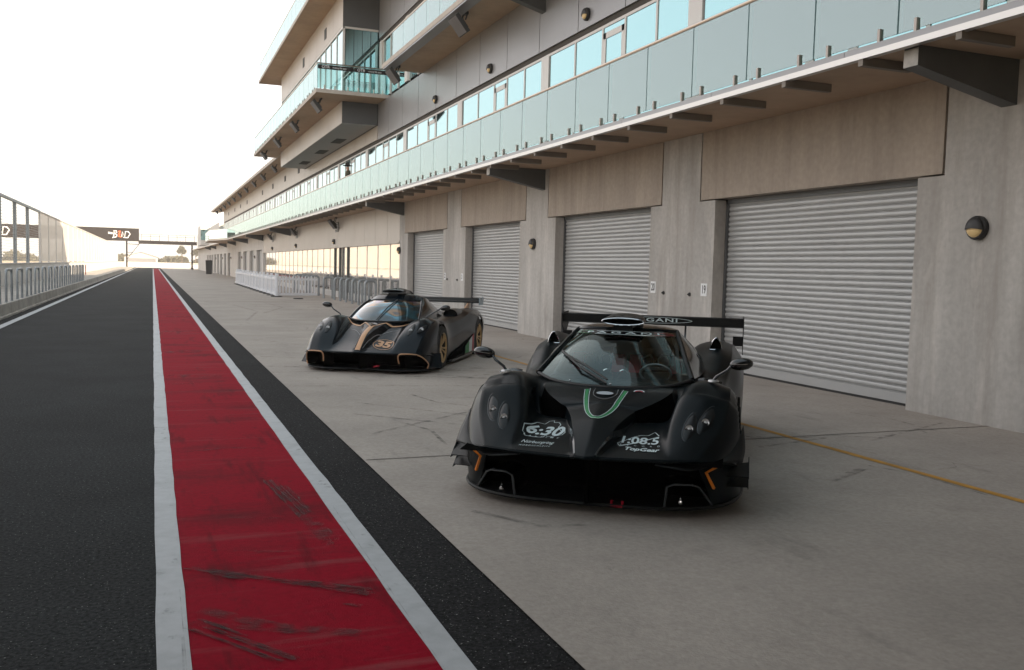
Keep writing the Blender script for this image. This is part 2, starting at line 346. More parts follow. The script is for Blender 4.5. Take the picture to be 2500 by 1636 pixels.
# body of the building behind
b = MB(); b.box(8.96, 26, -40, 194, -.05, 3.9); b.box(8.96, 26, -40, 123, 3.9, 8.1); b.box(9.0, 26, -40, 57.5, 8.1, 14.5)
bl(b, 'core', MT['cladding_dark'])
# roller doors
def roller(a, c, nsl):
    b = MB(); top = HD + .06; h = (top - .10) / nsl; prof = []
    for i in range(nsl):
        z = .10 + i * h
        prof += [(8.752, z), (8.738, z + .1 * h), (8.728, z + .45 * h), (8.738, z + .8 * h), (8.752, z + .84 * h), (8.742, z + .90 * h), (8.742, z + .94 * h)]
    prof.append((8.752, top))
    v = [(x, a - .05, z) for x, z in prof] + [(x, c + .05, z) for x, z in prof]; n_ = len(prof)
    b.add(v, [(i, i + 1, n_ + i + 1, n_ + i) for i in range(n_ - 1)], 0)
    o = bl(b, 'roller_door', [MT['door']], smooth=True, angle=50)
    q = MB(); q.box(8.72, 8.76, a, c, .0, .015); q.box(8.725, 8.757, a, c, .05, .17)
    bl(q, 'bottom_rail', MT['door'])
    q = MB(); q.box(8.735, 8.75, a, c, .0, .06); bl(q, 'rubber_seal', MT['rubber'])
    q = MB(); q.box(8.70, 8.77, c - .05, c, 0, HD); q.box(8.70, 8.77, a, a + .05, 0, HD); q.box(8.70, 8.80, a, c, HD - .07, HD + .01)
    bl(q, 'door_guide', MT['cladding_dark'])
for a, c in doors_near[2:]: roller(a, c, 34)
for a, c in doors_far: roller(a, c, 20)
# shop front 33.05 - 77.9
b = MB(); 
joints = [33.1] + [35.04 + 2.06 * i for i in range(21)] + [77.85]
for i in range(len(joints) - 1): b.box(8.50, 8.56, joints[i] + .012, joints[i + 1] - .012, 2.54, 3.92)
bl(b, 'cladding_panel', MT['cladding_warm'])
b = MB(); b.box(8.57, 8.95, 33.05, 77.9, 2.46, 3.93); b.box(8.46, 8.57, 33.08, 77.9, 2.46, 2.535)
bl(b, 'shop_beam', MT['cladding_warm'])
mull = [33.1, 34.9, 37.0, 39.05, 41.1, 43.1, 44.1, 45.1, 46.4] + [47.9 + 1.9 * i for i in range(16)] + [77.8]
for i in range(len(mull) - 1):
    q = MB(); q.box(8.60, 8.63, mull[i] + .02, mull[i + 1] - .02, .32, 2.46); bl(q, 'window_pane', MT['shop_glass'])
b = MB()
for y in mull: b.box(8.585, 8.65, y - .025, y + .025, 0, 2.46)
b.box(8.585, 8.66, 33.1, 77.8, 0, .32)
bl(b, 'window_frame', MT['white_frame'])
b = MB()
for y in (43.1, 44.3, 45.1, 46.4): b.box(8.54, 8.60, y - .07, y + .07, 0, 2.46)
bl(b, 'door_frame', MT['bracket'])
# lower balcony slab
b = MB(); b.box(7.06, 8.96, -40, 97, 3.93, 4.04); b.prism([(7.06, 97), (8.96, 97), (8.96, 117), (5.9, 117), (5.6, 104.2)], 'z', 3.93, 4.04)
b.box(7.5, 8.96, 117, 194, 3.93, 4.04)
bl(b, 'balcony_slab', MT['soffit'])
b = MB()
for k in range(int((97 + 30) / 2.54)):
    y = -30 + k * 2.54; b.box(6.985, 7.055, y + .004, y + 2.536, 3.972, 4.035)
bl(b, 'edge_coping', MT['cladding'])
b = MB(); b.box(6.97, 7.055, -30, 97, 3.905, 3.968); b.prism([(6.97, 97), (7.05, 97), (5.68, 104.3), (5.55, 104.2)], 'z', 3.905, 3.968); b.prism([(5.55, 104.2), (5.68, 104.3), (5.98, 117), (5.85, 117)], 'z', 3.905, 3.968); b.box(7.4, 7.49, 117, 194, 3.9, 4.05)
bl(b, 'gutter', MT['alu'])
for k in range(46):
    y = -2 + 1.27 * k + .95
    if y > 60: break
    b = MB(); b.box(6.98, 7.66, y - .035, y + .035, 3.835, 3.93); bl(b, 'strut', MT['strut'])
# brackets under the balcony
for i, y in enumerate([-5.35, 1.0, 7.27, 19.75, 32.55, 45.3, 58, 61.8, 78, 91, 104.5, 118.1, 138, 150.6]):
    xf = 7.11 if y < 100 else 7.6
    if y in (45.3, 58): continue
    b = MB()
    poly = [(xf, 3.93), (xf, 3.73), (8.49, 3.46), (8.49, 3.93)]
    b.prism(poly, 'y', y - .095, y + .095); o = bl(b, 'bracket', MT['bracket'])
    q = MB(); q.box(xf - .004, xf, y - .094, y + .094, 3.732, 3.904); q2 = bl(q, 'bracket_end', MT['bracket_end'])
# first floor
FZ = 6.60
b = MB()
jy = [-40 + 2.117 * i for i in range(int((36.9 + 40) / 2.117) + 1)]
off = 18.11 - (-40 + 2.117 * 27)
jy = [y + off for y in jy if y + off < 36.3] + [36.85]
for i in range(len(jy) - 1): b.box(8.49, 8.53, jy[i] + .014, jy[i + 1] - .014, 6.70, 8.13)
bl(b, 'cladding_panel', MT['cladding'])
b = MB(); jf = [36.94] + [39.2 + 2.117 * i for i in range(39)] + [123]
for i in range(len(jf) - 1): b.box(8.49, 8.53, jf[i] + .014, jf[i + 1] - .014, 6.72, 7.27 if jf[i] < 55.5 else 8.13)
bl(b, 'cladding_panel', MT['cladding_warm'])
b = MB(); b.box(8.535, 8.99, -40, 123, 6.58, 8.13); b.box(8.56, 8.99, -40, 123, 4.05, 6.58)
bl(b, 'panel_backing', MT['darkgap'])
b = MB(); b.box(8.53, 8.56, -40, 123, 6.52, 6.578); bl(b, 'window_head', MT['white_frame'])
# windows of the first floor: piers, mullions, panes
posts = [19.87 + 6.35 * k for k in range(-9, 17) if 19.87 + 6.35 * k < 122]
for pz in posts:
    fr = MB()
    wdt = .42
    fr.box(8.495, 8.55, pz - wdt / 2, pz + wdt / 2, 4.04, 6.52); fr.box(8.505, 8.56, pz + wdt / 2, pz + 6.14, 4.045, 4.10)
    ms = [pz + .21, pz + 1.3, pz + 2.5, pz + 3.45, pz + 4.75, pz + 6.14]
    for i in range(5):
        q = MB(); q.box(8.525, 8.54, ms[i] + .03, ms[i + 1] - .03, 4.1, 6.50); bl(q, 'window_pane', MT['window'])
        if i: fr.box(8.510, 8.55, ms[i] - .03, ms[i] + .03, 4.04, 6.52)
    # door leaf frame
    fr.box(8.512, 8.524, ms[2] + .03, ms[3] - .03, 6.28, 6.40); fr.box(8.512, 8.524, ms[2] + .03, ms[2] + .14, 4.1, 6.4); fr.box(8.512, 8.524, ms[3] - .14, ms[3] - .03, 4.1, 6.4); fr.box(8.512, 8.524, ms[2] + .03, ms[3] - .03, 4.1, 4.3)
    bl(fr, 'window_frame', MT['white_frame'])
# glass balustrades
def balustrade(name, y0, y1, x, z0, h, pitch, first, spig=True, slope=None, maxp=80, rail=True):
    root = MB()
    if rail: root.tube([(x, y0, z0 + h), (x, y1, z0 + h)], .026, 10)
    else: root.box(x - .01, x + .01, y0, y1, z0 + h - .012, z0 + h)
    root = bl(root, name, MT['steel'], smooth=True)
    k0 = math.ceil((y0 - first) / pitch); js = [y0] + [first + pitch * k for k in range(k0, 400) if first + pitch * k < y1 - .05] + [y1]
    js = [js[0]] + [j for j in js[1:] if j > y0 + .1]
    big = MB(); cnt = 0
    for i in range(len(js) - 1):
        m = MB() if cnt < maxp else big
        ya_, yb_ = js[i] + .004, js[i + 1] - .004
        for fx, mi_ in (((x - .006, x + .006, ya_ + .008, yb_ - .008, z0 + .03, z0 + h - .02), 0), ((x - .0065, x + .0065, ya_, ya_ + .008, z0 + .03, z0 + h - .02), 1), ((x - .0065, x + .0065, yb_ - .008, yb_, z0 + .03, z0 + h - .02), 1)): m.box(*fx, mi_)
        if m is not big:
            o = m.build('glass_pane', [MT['balustrade'], MT['glass_edge']], root); cnt += 1
    if big.v: o = big.build('glass_pane', [MT['balustrade'], MT['glass_edge']], root); o['kind'] = 'stuff'
    if spig:
        sp = MB(); c2 = 0
        for i in range(1, len(js) - 1):
            for d in (-.25, .24):
                m = MB() if c2 < 96 and js[i] > 5 else sp
                m.box(x - .03, x + .022, js[i] + d - .017, js[i] + d + .017, z0 - .02, z0 + .13)
                if m is not sp: m.build('clamp', MT['clamp'], root); c2 += 1
        if sp.v: o = sp.build('clamp', MT['clamp'], root); o['kind'] = 'stuff'
    return root
balustrade('balustrade', -8, 97, 7.03, 4.04, 1.0, 1.27, 7.38, maxp=84)
# angled end of the lower balcony
b = MB(); pts = [(7.03, 97), (5.68, 104.2), (5.95, 117)]
for i in range(2):
    a, c = Vector((*pts[i], 0)), Vector((*pts[i + 1], 0)); b.quad(a + Vector((0, 0, 4.07)), c + Vector((0, 0, 4.07)), c + Vector((0, 0, 5.03)), a + Vector((0, 0, 5.03)))
bl(b, 'glass_screen', MT['balustrade'])
b = MB(); b.tube([(*pts[0], 5.04), (*pts[1], 5.04), (*pts[2], 5.04)], .025); bl(b, 'handrail', MT['steel'], smooth=True)
# second balcony (near)
b = MB(); b.box(7.10, 8.96, -40, 30.3, 8.13, 8.25); bl(b, 'balcony_slab', MT['soffit'])
b = MB()
for k in range(30):
    y = 30.3 - 1.27 * k; b.box(7.085, 7.1, y - 1.266, y - .004, 8.12, 8.255)
b.box(7.085, 8.49, 30.3, 30.312, 8.12, 8.255)
bl(b, 'edge_coping', MT['slab_edge'])
b = MB(); b.box(7.1, 7.42, -10, 30.2, 8.075, 8.13); bl(b, 'edge_beam', MT['cladding'])
balustrade('balustrade', 2, 29.0, 7.12, 8.25, .78, 1.27, 27.66, spig=False)
b = MB(); b.prism([(7.13, 8.13), (7.13, 7.93), (8.49, 7.56), (8.49, 8.13)], 'y', 19.9, 20.1); bl(b, 'bracket', MT['bracket'])
# second floor wall (near)
b = MB()
for i in range(len(jy) - 1): b.box(8.49, 8.53, jy[i] + .014, jy[i + 1] - .014, 10.70, 14)
bl(b, 'cladding_panel', MT['cladding'])
b = MB(); b.box(8.535, 8.99, -40, 36.9, 10.55, 14.4); bl(b, 'panel_backing', MT['darkgap'])
fr = MB()
for pz in [p_ for p_ in posts if p_ < 36] + [36.6]:
    fr.box(8.50, 8.6, pz - .2, pz + .2, 8.25, 10.56)
    for i in range(5):
        a, c = pz + .2 + 1.19 * i, pz + .2 + 1.19 * (i + 1)
        if c < 36.5:
            q = MB(); q.box(8.59, 8.61, a + .03, c - .03, 8.3, 10.5); bl(q, 'window_pane', MT['window']); fr.box(8.55, 8.62, c - .03, c + .03, 8.25, 10.56)
fr.box(8.53, 8.56, -40, 36.9, 10.5, 10.56)
bl(fr, 'window_frame', MT['white_frame'])
# tower block
TY0, TY1, TX = 36.94, 55.6, 7.06
b = MB(); b.box(TX, 8.49, TY0, TY1, 7.28, 8.13); bl(b, 'box_beam', MT['cladding_dark'])
b = MB()
ty = [TY0 + (TY1 - TY0) * i / 7 for i in range(8)]
for i in range(7): b.box(TX - .02, TX - .001, ty[i] + .01, ty[i + 1] - .01, 7.27, 8.12)
bl(b, 'cladding_panel', MT['cladding_warm'])
b = MB()
for i in range(7): b.box(TX + .0, 8.4, ty[i] + .012, ty[i + 1] - .012, 7.262, 7.279)
bl(b, 'underside_panel', MT['cladding'])
for y in (41.5, 46.0, 51.5):
    b = MB(); b.box(7.7, 8.15, y, y + 1.6, 7.250, 7.2615); bl(b, 'air_vent', MT['dark'])
b = MB(); b.box(5.80, 8.49, 35.5, 58.6, 8.131, 8.26); bl(b, 'balcony_slab', MT['soffit'])
b = MB(); b.box(5.785, 5.80, 35.5, 58.6, 8.125, 8.268)
b.box(5.785, 8.80, 35.485, 35.5, 8.125, 8.268); b.box(8.49, 8.8, 35.5, 36.5, 8.131, 8.26)
bl(b, 'edge_coping', MT['slab_edge'])
b = MB(); b.box(TX + .06, 9.0, TY0 + .06, TY1, 8.26, 11.02); bl(b, 'tower_core', MT['dark'])
for i in range(14):
    a = TY0 + .08 + (TY1 - TY0 - .1) * i / 14; c = TY0 + .08 + (TY1 - TY0 - .1) * (i + 1) / 14
    q = MB(); q.box(TX + .03, TX + .05, a + .03, c - .03, 8.3, 10.98); bl(q, 'window_pane', MT['window'])
for i in range(4):
    a = TX + .1 + 1.36 * i / 4; q = MB(); q.box(a + .01, a + .33, TY0 + .03, TY0 + .05, 8.3, 10.98); bl(q, 'window_pane', MT['window'])
fr = MB()
for i in range(15):
    a = TY0 + .08 + (TY1 - TY0 - .1) * i / 14; fr.box(TX + .0, TX + .055, a - .03, a + .03, 8.26, 11.02)
fr.box(TX, TX + .08, TY0, TY0 + .08, 8.26, 11.02); fr.box(TX, 8.49, TY0, TY0 + .05, 10.98, 11.06); fr.box(TX - .01, TX + .06, TY0, TY1, 10.98, 11.06)
bl(fr, 'window_frame', MT['white_frame'])
b = MB()
for i in range(9):
    a = TY0 + (TY1 - TY0) * i / 9; c = TY0 + (TY1 - TY0) * (i + 1) / 9; b.box(TX - .015, TX, a + .01, c - .01, 11.07, 12.4)
bl(b, 'cladding_panel', MT['cladding_warm'])
b = MB(); b.box(TX, 9, TY0, TY1, 11.065, 12.4); bl(b, 'upper_beam', MT['cladding_dark'])
for y in (40.6, 46.8):
    b = MB(); b.box(TX - .03, TX - .014, y, y + .5, 11.4, 11.85); bl(b, 'air_vent', MT['dark'])
b = MB(); b.box(6.0, 9, 34, 57.8, 12.40, 12.52); bl(b, 'roof_slab', MT['soffit'])
b = MB(); b.box(5.98, 6.0, 34, 57.8, 12.39, 12.54); bl(b, 'edge_coping', MT['slab_edge'])
b = MB(); b.box(7.06, 16, -40, 55.5, 12.52, 15.2); bl(b, 'penthouse', MT['cladding'])
balustrade('balustrade', 35.55, 58.5, 5.84, 8.28, .95, 1.27, 36.4, maxp=20)
balustrade('balustrade', 35.5, 57.7, 6.04, 12.54, .95, 1.27, 36.4, spig=False, maxp=20)
# return of the tower balustrade facing the camera, with a printed band
b = MB()
for a, c in ((5.84, 6.75), (6.77, 7.7), (7.72, 8.6)): b.box(a + .006, c - .006, 35.535, 35.547, 8.3, 9.2)
rt = bl(b, 'glass_screen', MT['balustrade'])
b = MB(); b.tube([(5.84, 35.54, 9.23), (8.6, 35.54, 9.23)], .026); bl(b, 'handrail', MT['steel'], smooth=True)
b = MB()
for x in (6.1, 6.5, 7.0, 7.4, 8.0, 8.35): b.box(x - .022, x + .022, 35.50, 35.56, 8.26, 8.42)
bl(b, 'clamp', MT['steel'])
b = MB(); b.box(5.85, 7.21, 35.522, 35.530, 9.02, 9.18); b.box(7.23, 8.58, 35.522, 35.530, 9.02, 9.18); band = bl(b, 'banner', MT['sign_dark'])
b = MB()
for cx in (6.50, 7.86):
    v, f = text_mesh('OTR', .15, 0, .001); b.add([(cx - .36 + p_[0], 35.518, 9.10 + p_[1]) for p_ in v], f)
    v, f = text_mesh('making life easy', .085, 0, .0005); b.add([(cx + .17 + p_[0], 35.518, 9.095 + p_[1]) for p_ in v], f)
bl(b, 'banner_lettering', MT['white'])
# roof slab beyond the tower
b = MB(); b.prism([(7.2, 55.6), (8.96, 55.6), (8.96, 122), (8.2, 127), (7.25, 127)], 'z', 8.13, 8.28); bl(b, 'roof_slab', MT['soffit'])
b = MB(); b.box(7.17, 7.2, 55.6, 127, 8.11, 8.30)
for k in range(56): b.box(7.17, 7.2, 56 + 1.27 * k, 56.06 + 1.27 * k, 8.30, 8.42)
bl(b, 'edge_coping', MT['slab_edge'])
for y in (58, 64.3, 71.2, 78.2, 91.5, 98.5, 105.6, 114.5):
    b = MB(); b.box(8.47, 8.489, y, y + .7, 7.25, 7.62)
    for k in range(3): b.box(8.462, 8.47, y + .05, y + .65, 7.31 + .1 * k, 7.34 + .1 * k)
    bl(b, 'air_vent', MT['dark'])
for y in (45.5, 59.1, 71.5):
    b = MB(); b.box(8.49, 8.499, y - .45, y + .45, 3.24, 3.72)
    bl(b, 'air_vent', MT['dark'])
    b = MB()
    for k in range(5): b.box(8.465, 8.49, y - .43, y + .43, 3.27 + .095 * k, 3.30 + .095 * k)
    bl(b, 'vent_slat', MT['cladding'])
# small end block
b = MB(); b.box(6.9, 8.6, 150, 158, 4.2, 7.2); b.box(8.2, 9, 127.5, 150, 4.05, 6.9); b.box(8.2, 9, 158, 190, 4.05, 6.9); b.box(8.9, 26, 127.5, 190, 4.05, 6.9); bl(b, 'end_block', MT['wallwhite'])
b = MB(); b.box(6.95, 8.0, 149.95, 149.99, 5.0, 6.6); bl(b, 'window_pane', MT['window'])

# ------------------------------------------------------------------ wall lamps
def lamp(x, y, z, r=.135):
    t = empty('wall_lamp', (x, y, z))
    b = MB(); b.lathe([(0, -.0), (r * .98, -.0), (r, -.02), (r * .98, -.05), (r * .86, -.065), (r * .86, -.07), (0, -.07)], (0, 0, 0), (1, 0, 0), 28); b.build('housing', MT['black_plastic'], t, smooth=True)
    b = MB(); b.ball((-.066, 0, 0), (.045, r * .80, r * .80), 10); b.build('lens', MT['lamp_lens'], t, smooth=True)
    b = MB(); v = []; f = []; N = 16; K = 8           # the hood: upper part of a slightly larger dome
    for i in range(K + 1):
        ph = R(8) + (math.pi - R(16)) * 0 + (math.pi / 2 - R(-12)) * i / K
        for j in range(N + 1):
            a = math.pi * j / N
            v.append((-.066 - math.cos(a - math.pi / 2) * 0 - .055 * math.sin(math.pi * i / K * .5 + .0) * math.sin(a) ** .5 if False else -.066 - .058 * math.sqrt(max(0, 1 - (1 - i / K) ** 2)), 0, 0))
    b = MB(); v = []; f = []
    for i in range(K + 1):
        t1 = i / K; zz = -r * .06 + (r * .92 + r * .06) * t1
        for j in range(N + 1):
            u = -1 + 2 * j / N; hw = math.sqrt(max(0, (r * .88) ** 2 - zz * zz)); yy = u * hw
            dd = math.sqrt(max(0, 1 - (yy * yy + zz * zz) / (r * .9) ** 2))
            v.append((-.066 - .062 * dd, yy, zz + .03 * u * u * (1 - t1) * 0 - .02 * (u * u) * (1 - t1)))
    for i in range(K):
        for j in range(N): q = i * (N + 1) + j; f.append((q, q + 1, q + N + 2, q + N + 1))
    b.add(v, f); b.build('hood', MT['black_plastic'], t, smooth=True)
    return t
L0 = lamp(8.49, 7.56, 2.18); tag(L0, 'large round black wall lamp right of the nearest roller door', 'wall lamp')
def lampc(x, y, z, lab, grp=None):
    c = copy_tree(L0); c.location = (x, y, z); c['label'] = lab
    if 'group' in c: del c['group']
    if grp: c['group'] = grp
    return c
lampc(8.49, 20.25, 2.22, 'round black wall lamp on the pier between the second and third roller doors')
lampc(8.49, 33.0, 2.2, 'round black wall lamp at the edge of the shop front glazing')
lampc(8.49, 17.66, 6.96, 'round lamp on grey cladding above the first floor windows, nearest of three')
lampc(8.49, 23.53, 6.97, 'round lamp on grey cladding above the first floor windows, middle of three')
lampc(8.49, 28.65, 6.98, 'round lamp on grey cladding above the first floor windows, farthest of three')
lampc(8.49, 46.1, 2.77, 'round dark lamp on pale cladding above the glass shop doors')
lampc(8.49, 59.2, 2.77, 'round dark lamp on pale cladding, middle one above the shop glazing')
lampc(8.49, 71.6, 2.75, 'round dark lamp on pale cladding near the far end of the shop glazing')
for y in (84.3, 97, 111, 124.6, 137.8): lampc(8.49, y, 2.15, 'small dark wall lamp between the far roller doors', 'lamps between the far roller doors')

# ------------------------------------------------------------------ flood lights
def flood(name='floodlight'):
    t = empty(name, (0, 0, 0))
    rot = Matrix.Rotation(R(52), 3, 'Y')
    def T(b, rt=rot, o=(0, 0, 0)): b.v = [tuple(rt @ Vector(p) + Vector(o)) for p in b.v]
    b = MB(); b.box(-.26, .26, -.30, .30, -.05, .05); b.box(-.10, .16, -.14, .14, .05, .13); T(b, o=(-.02, 0, -.30)); b.build('housing', MT['flood'], t)
    b = MB(); b.box(-.24, .24, -.28, .28, -.062, -.05)
    T(b, o=(-.02, 0, -.30)); b.build('louvre', MT['louvre'], t)
    b = MB()
    for i in range(9): b.box(-.24, .24, -.27 + .067 * i - .006, -.27 + .067 * i + .006, -.075, -.062)
    T(b, o=(-.02, 0, -.30)); b.build('fin', MT['cladding'], t)
    b = MB(); b.tube([(.08, -.2, -.2), (.14, -.2, 0), (.14, .2, 0), (.08, .2, -.2)], .02, 6); b.box(.1, .2, -.08, .08, -.02, .06); b.build('yoke', MT['black_plastic'], t)
    return t
F0 = flood(); F0.location = (7.32, 22.7, 8.08); tag(F0, 'square ribbed floodlight hanging under the middle of the upper near balcony', 'floodlight')
def fl(x, y, z, lab, grp=None, sc=1):
    c = copy_tree(F0); c.location = (x, y, z); c['label'] = lab; c.scale = (sc,) * 3
    if 'group' in c: del c['group']
    if grp: c['group'] = grp
fl(7.32, 29.6, 8.08, 'square ribbed floodlight under the end corner of the upper near balcony')
fl(6.05, 36.9, 8.13, 'floodlight under the projecting balcony, nearest of its row'); fl(6.05, 42.9, 8.13, 'floodlight under the projecting balcony, second of its row')
fl(6.05, 49.0, 8.13, 'floodlight under the projecting balcony, third of its row'); fl(6.05, 55.2, 8.13, 'floodlight at the far corner of the projecting balcony')
for i in range(10): fl(7.5, 62.5 + 6.45 * i, 8.13, 'small dark floodlight under the edge of the long far roof slab', 'floodlights under the far roof slab')
for y in (45, 58.3, 70.8):
    c = copy_tree(F0); c.location = (8.2, y, 3.9); c['label'] = 'dark floodlight hanging beside a louvre vent above the shop front'; c['group'] = 'floodlights above the shop front'

# ------------------------------------------------------------------ number plates
def plate(num, y):
    t = empty('number_sign', (8.49, y, 1.34), label={'20': 'white number plate reading 20 on the pier behind the front car', '19': 'white number plate reading 19 left of the nearest roller door', '22': 'small white number plate left of the fourth roller door', '21': 'small white number plate right of the third roller door'}[num], cat='sign')
    b = MB(); b.box(-.008, 0, -.088, .088, -.105, .105); b.build('plate', MT['white'], t)
    v, f = text_mesh(num, .19, 0, .004, width=.66)
    b = MB(); b.add([(-.0095, -p_[0], p_[1]) for p_ in v], f); b.build('digits', MT['dark'], t)
plate('20', 14.57); plate('19', 12.92); plate('22', 27.35); plate('21', 25.66)
for y, lab in ((14.2, 'small round wall fitting right beside number plate 20'), (13.35, 'small round wall fitting left of number plate 19'), (27.1, 'small round wall fitting by the far pier, farther one'), (26.1, 'small round wall fitting by the far pier, nearer one')):
    b = MB(); b.lathe([(0, -.02), (.028, -.02), (.034, -.012), (.034, 0)], (0, 0, 0), (1, 0, 0), 14); b.lathe([(.012, -.02), (.012, -.045), (0, -.05)], (0, 0, 0), (1, 0, 0), 10)
    o = b.build('wall_fitting', MT['black_plastic'], smooth=True); o.location = (8.49, y, 1.25); tag(o, lab, 'wall fitting')

# ------------------------------------------------------------------ left side
b = MB(); b.prism([(-3.65, 0), (-3.60, .0), (-3.60, .05), (-3.64, .07), (-3.66, .36), (-6.1, .36), (-6.1, -.05), (-3.65, -.05)], 'y', -8, 190)
tag(b.build('pit_wall', MT['barrier']), 'low stained concrete wall along the left edge of the pit road', 'wall')
b = MB(); b.box(-6.25, -6.02, -8, 194, -.05, 1.30); b.box(-6.3, -5.98, -8, 194, 1.301, 1.345)
tag(b.build('barrier_wall', MT['wallwhite']), 'pale concrete barrier wall under the tall mesh fence', 'wall')
def hoop(r, h, wd, axis='y', n=10):
    pts = [(0, 0), (0, h - .14)] + [(.14 - .14 * math.cos(a), h - .14 + .14 * math.sin(a)) for a in [math.pi / 2 * k / 5 for k in range(1, 6)]]
    pts += [(wd - p_[0], p_[1]) for p_ in reversed(pts)]
    b = MB(); b.tube([((0, p_[0] - wd / 2, p_[1]) if axis == 'y' else (p_[0] - wd / 2, 0, p_[1])) for p_ in pts], r, n)
    b.box(*((-.05, .05, -wd / 2 - .05, -wd / 2 + .05, 0, .012) if axis == 'y' else (-wd / 2 - .05, -wd / 2 + .05, -.05, .05, 0, .012)))
    b.box(*((-.05, .05, wd / 2 - .05, wd / 2 + .05, 0, .012) if axis == 'y' else (wd / 2 - .05, wd / 2 + .05, -.05, .05, 0, .012)))
    return b
b = hoop(.034, .9, 1.07)
h0 = b.build('guard_hoop', MT['galv'], smooth=True, loc=(-3.76, 22.35, .36)); tag(h0, 'grey steel tube hoop standing on the low concrete wall', 'barrier', 'steel hoops on the low concrete wall')
for k in range(1, 17):
    c = h0.copy(); COL.objects.link(c); c.location = (-3.76, 22.35 + 2.24 * k, .36)
b = MB(); b.box(-.02, .0, -.25, .25, -.3, .3); o = b.build('marker_board', mat('red_board', (.55, .03, .03), .6), loc=(-3.8, 61.5, .95)); tag(o, 'small red board hung on the last steel hoops', 'board')
# the tall mesh fence
FN = empty('mesh_fence', (-6.14, 40, 1.34), label='tall steel mesh fence on the left barrier wall, lower half of the pit lane', cat='fence')
for k in range(12):
    y = 4.8 * k + 1.9
    b = MB(); b.box(-.05, .05, y - 40 - .06, y - 40 + .06, 0, 3.0); b.box(-.10, -.05, y - 40 - .09, y - 40 - .05, 0, 3.0); b.build('post', MT['galv'], FN)
b = MB(); b.box(-.06, .06, -40, 20, 2.9, 3.02); b.box(-.14, -.05, -40, 20, 2.93, 3.06); b.build('top_rail', MT['galv'], FN)
b = MB()
for k in range(22): b.box(-.006, .006, -40, 20, .12 + .128 * k, .132 + .128 * k)
b.build('wire', MT['galv'], FN)
pm = bpy.data.materials.new('sunlit_mesh'); pm.use_nodes = True; n = pm.node_tree.nodes; l = pm.node_tree.links; n.clear()  # far mesh: its glow in the sun is put into pale translucent sheets
o_ = n.new('ShaderNodeOutputMaterial'); t_ = n.new('ShaderNodeBsdfTransparent'); d2 = n.new('ShaderNodeBsdfDiffuse'); d2.inputs[0].default_value = (.8, .76, .70, 1)
tl = n.new('ShaderNodeBsdfTranslucent'); tl.inputs[0].default_value = (.8, .76, .7, 1); m1 = n.new('ShaderNodeMixShader'); m1.inputs[0].default_value = .4; m2 = n.new('ShaderNodeMixShader'); m2.inputs[0].default_value = .72
l.new(d2.outputs[0], m1.inputs[1]); l.new(tl.outputs[0], m1.inputs[2]); l.new(t_.outputs[0], m2.inputs[1]); l.new(m1.outputs[0], m2.inputs[2]); l.new(m2.outputs[0], o_.inputs[0])
FS = empty('sunlit_fence', (-6.14, 60, 1.34), label='long run of tall mesh fence, sun glow put in as pale sheets, on the left barrier wall', cat='fence')
for k in range(27):
    y = 4.8 * k
    b = MB(); b.box(-.05, .05, y - .05, y + .05, 0, 3.0); b.build('post', MT['wallwhite'], FS)
    b = MB(); b.box(-.008, .008, y + .08, y + 4.72, .06, 2.92); b.build('sunlit_mesh', pm, FS)
b = MB(); b.box(-.05, .05, 0, 129, 2.93, 3.0); b.build('top_rail', MT['wallwhite'], FS)

# ------------------------------------------------------------------ gantry bridge
GY = 198.2
GB = empty('gantry_bridge', (0, GY, 0), label='dark foot bridge across the pit road with a large dark sign panel', cat='bridge')
b = MB(); b.box(-2.6, 8.4, -.9, .9, 4.95, 5.62); b.build('beam', MT['sign_dark'], GB)
b = MB(); b.tube([(7.5, 0, 0), (7.5, 0, 5)], .17, 10); b.box(7.25, 7.75, -.25, .25, 0, .35); b.build('leg', MT['sign_dark'], GB)
b = MB(); b.box(-4.95, -4.65, -.15, .15, 0, 5.4); b.build('leg', MT['sign_dark'], GB)
for q_ in (([(-4.7, 0, 1.9), (-2.4, 0, 5.0)], .06), ([(-4.7, 0, 3.1), (-3.6, 0, 3.1)], .05), ([(-4.7, 0, 4.85), (-2.5, 0, 4.8)], .07)):
    b = MB(); b.tube(*q_, 6); b.build('brace', MT['sign_dark'], GB)
b = MB(); b.tube([(-20, 0, 0), (-20, 0, 5.4)], .15, 6); b.build('leg', MT['sign_dark'], GB)
b = MB()
for z in (6.45, 6.85): b.tube([(-2.5, -.85, z), (8.3, -.85, z)], .035, 6)
for k in range(7): b.tube([(-2.0 + 1.65 * k, -.85, 5.6), (-2.0 + 1.65 * k, -.85, 6.85)], .04, 6)
b.build('railing', MT['sign_dark'], GB)
b = MB(); b.box(-34, -2.5, -1.15, -.95, 5.38, 7.92); sg = b.build('sign_panel', MT['sign_dark'], GB)
def bend(cx, cz, s, name):
    w_ = MB(); o2 = MB()
    def st(pts, mb, wd=.19):
        v, f = ribbon(pts, wd); mb.add([(cx + p_[0] * s, -1.17, cz + p_[1] * s) for p_ in v], f)
    st([(-2.35, .25), (-1.5, .12)], w_, .22); st([(-2.35, .0), (-1.5, -.05)], w_, .10)
    st([(-1.35, .55), (-.75, .62), (-.70, .25), (-1.05, .05), (-.65, -.25), (-.75, -.62), (-1.55, -.85), (-1.3, -.45), (-1.2, .3)], w_)
    st([(.05, .55), (-.35, .5), (-.1, .2), (-.35, -.05), (-.3, -.1), (-.1, -.15), (-.35, -.5), (.2, -.62)], o2, .26)
    st([(.25, -.6), (.35, .45), (.85, -.55), (.95, .55), (1.5, .5), (1.85, .05), (1.4, -.75), (.55, -.7)], w_)
    w_.build(name, MT['white'], GB); o2.build(name + '_accent', MT['orange'], GB)
bend(-5.9, 6.75, .95, 'sign_lettering'); bend(-27.4, 6.75, 1.15, 'sign_lettering')
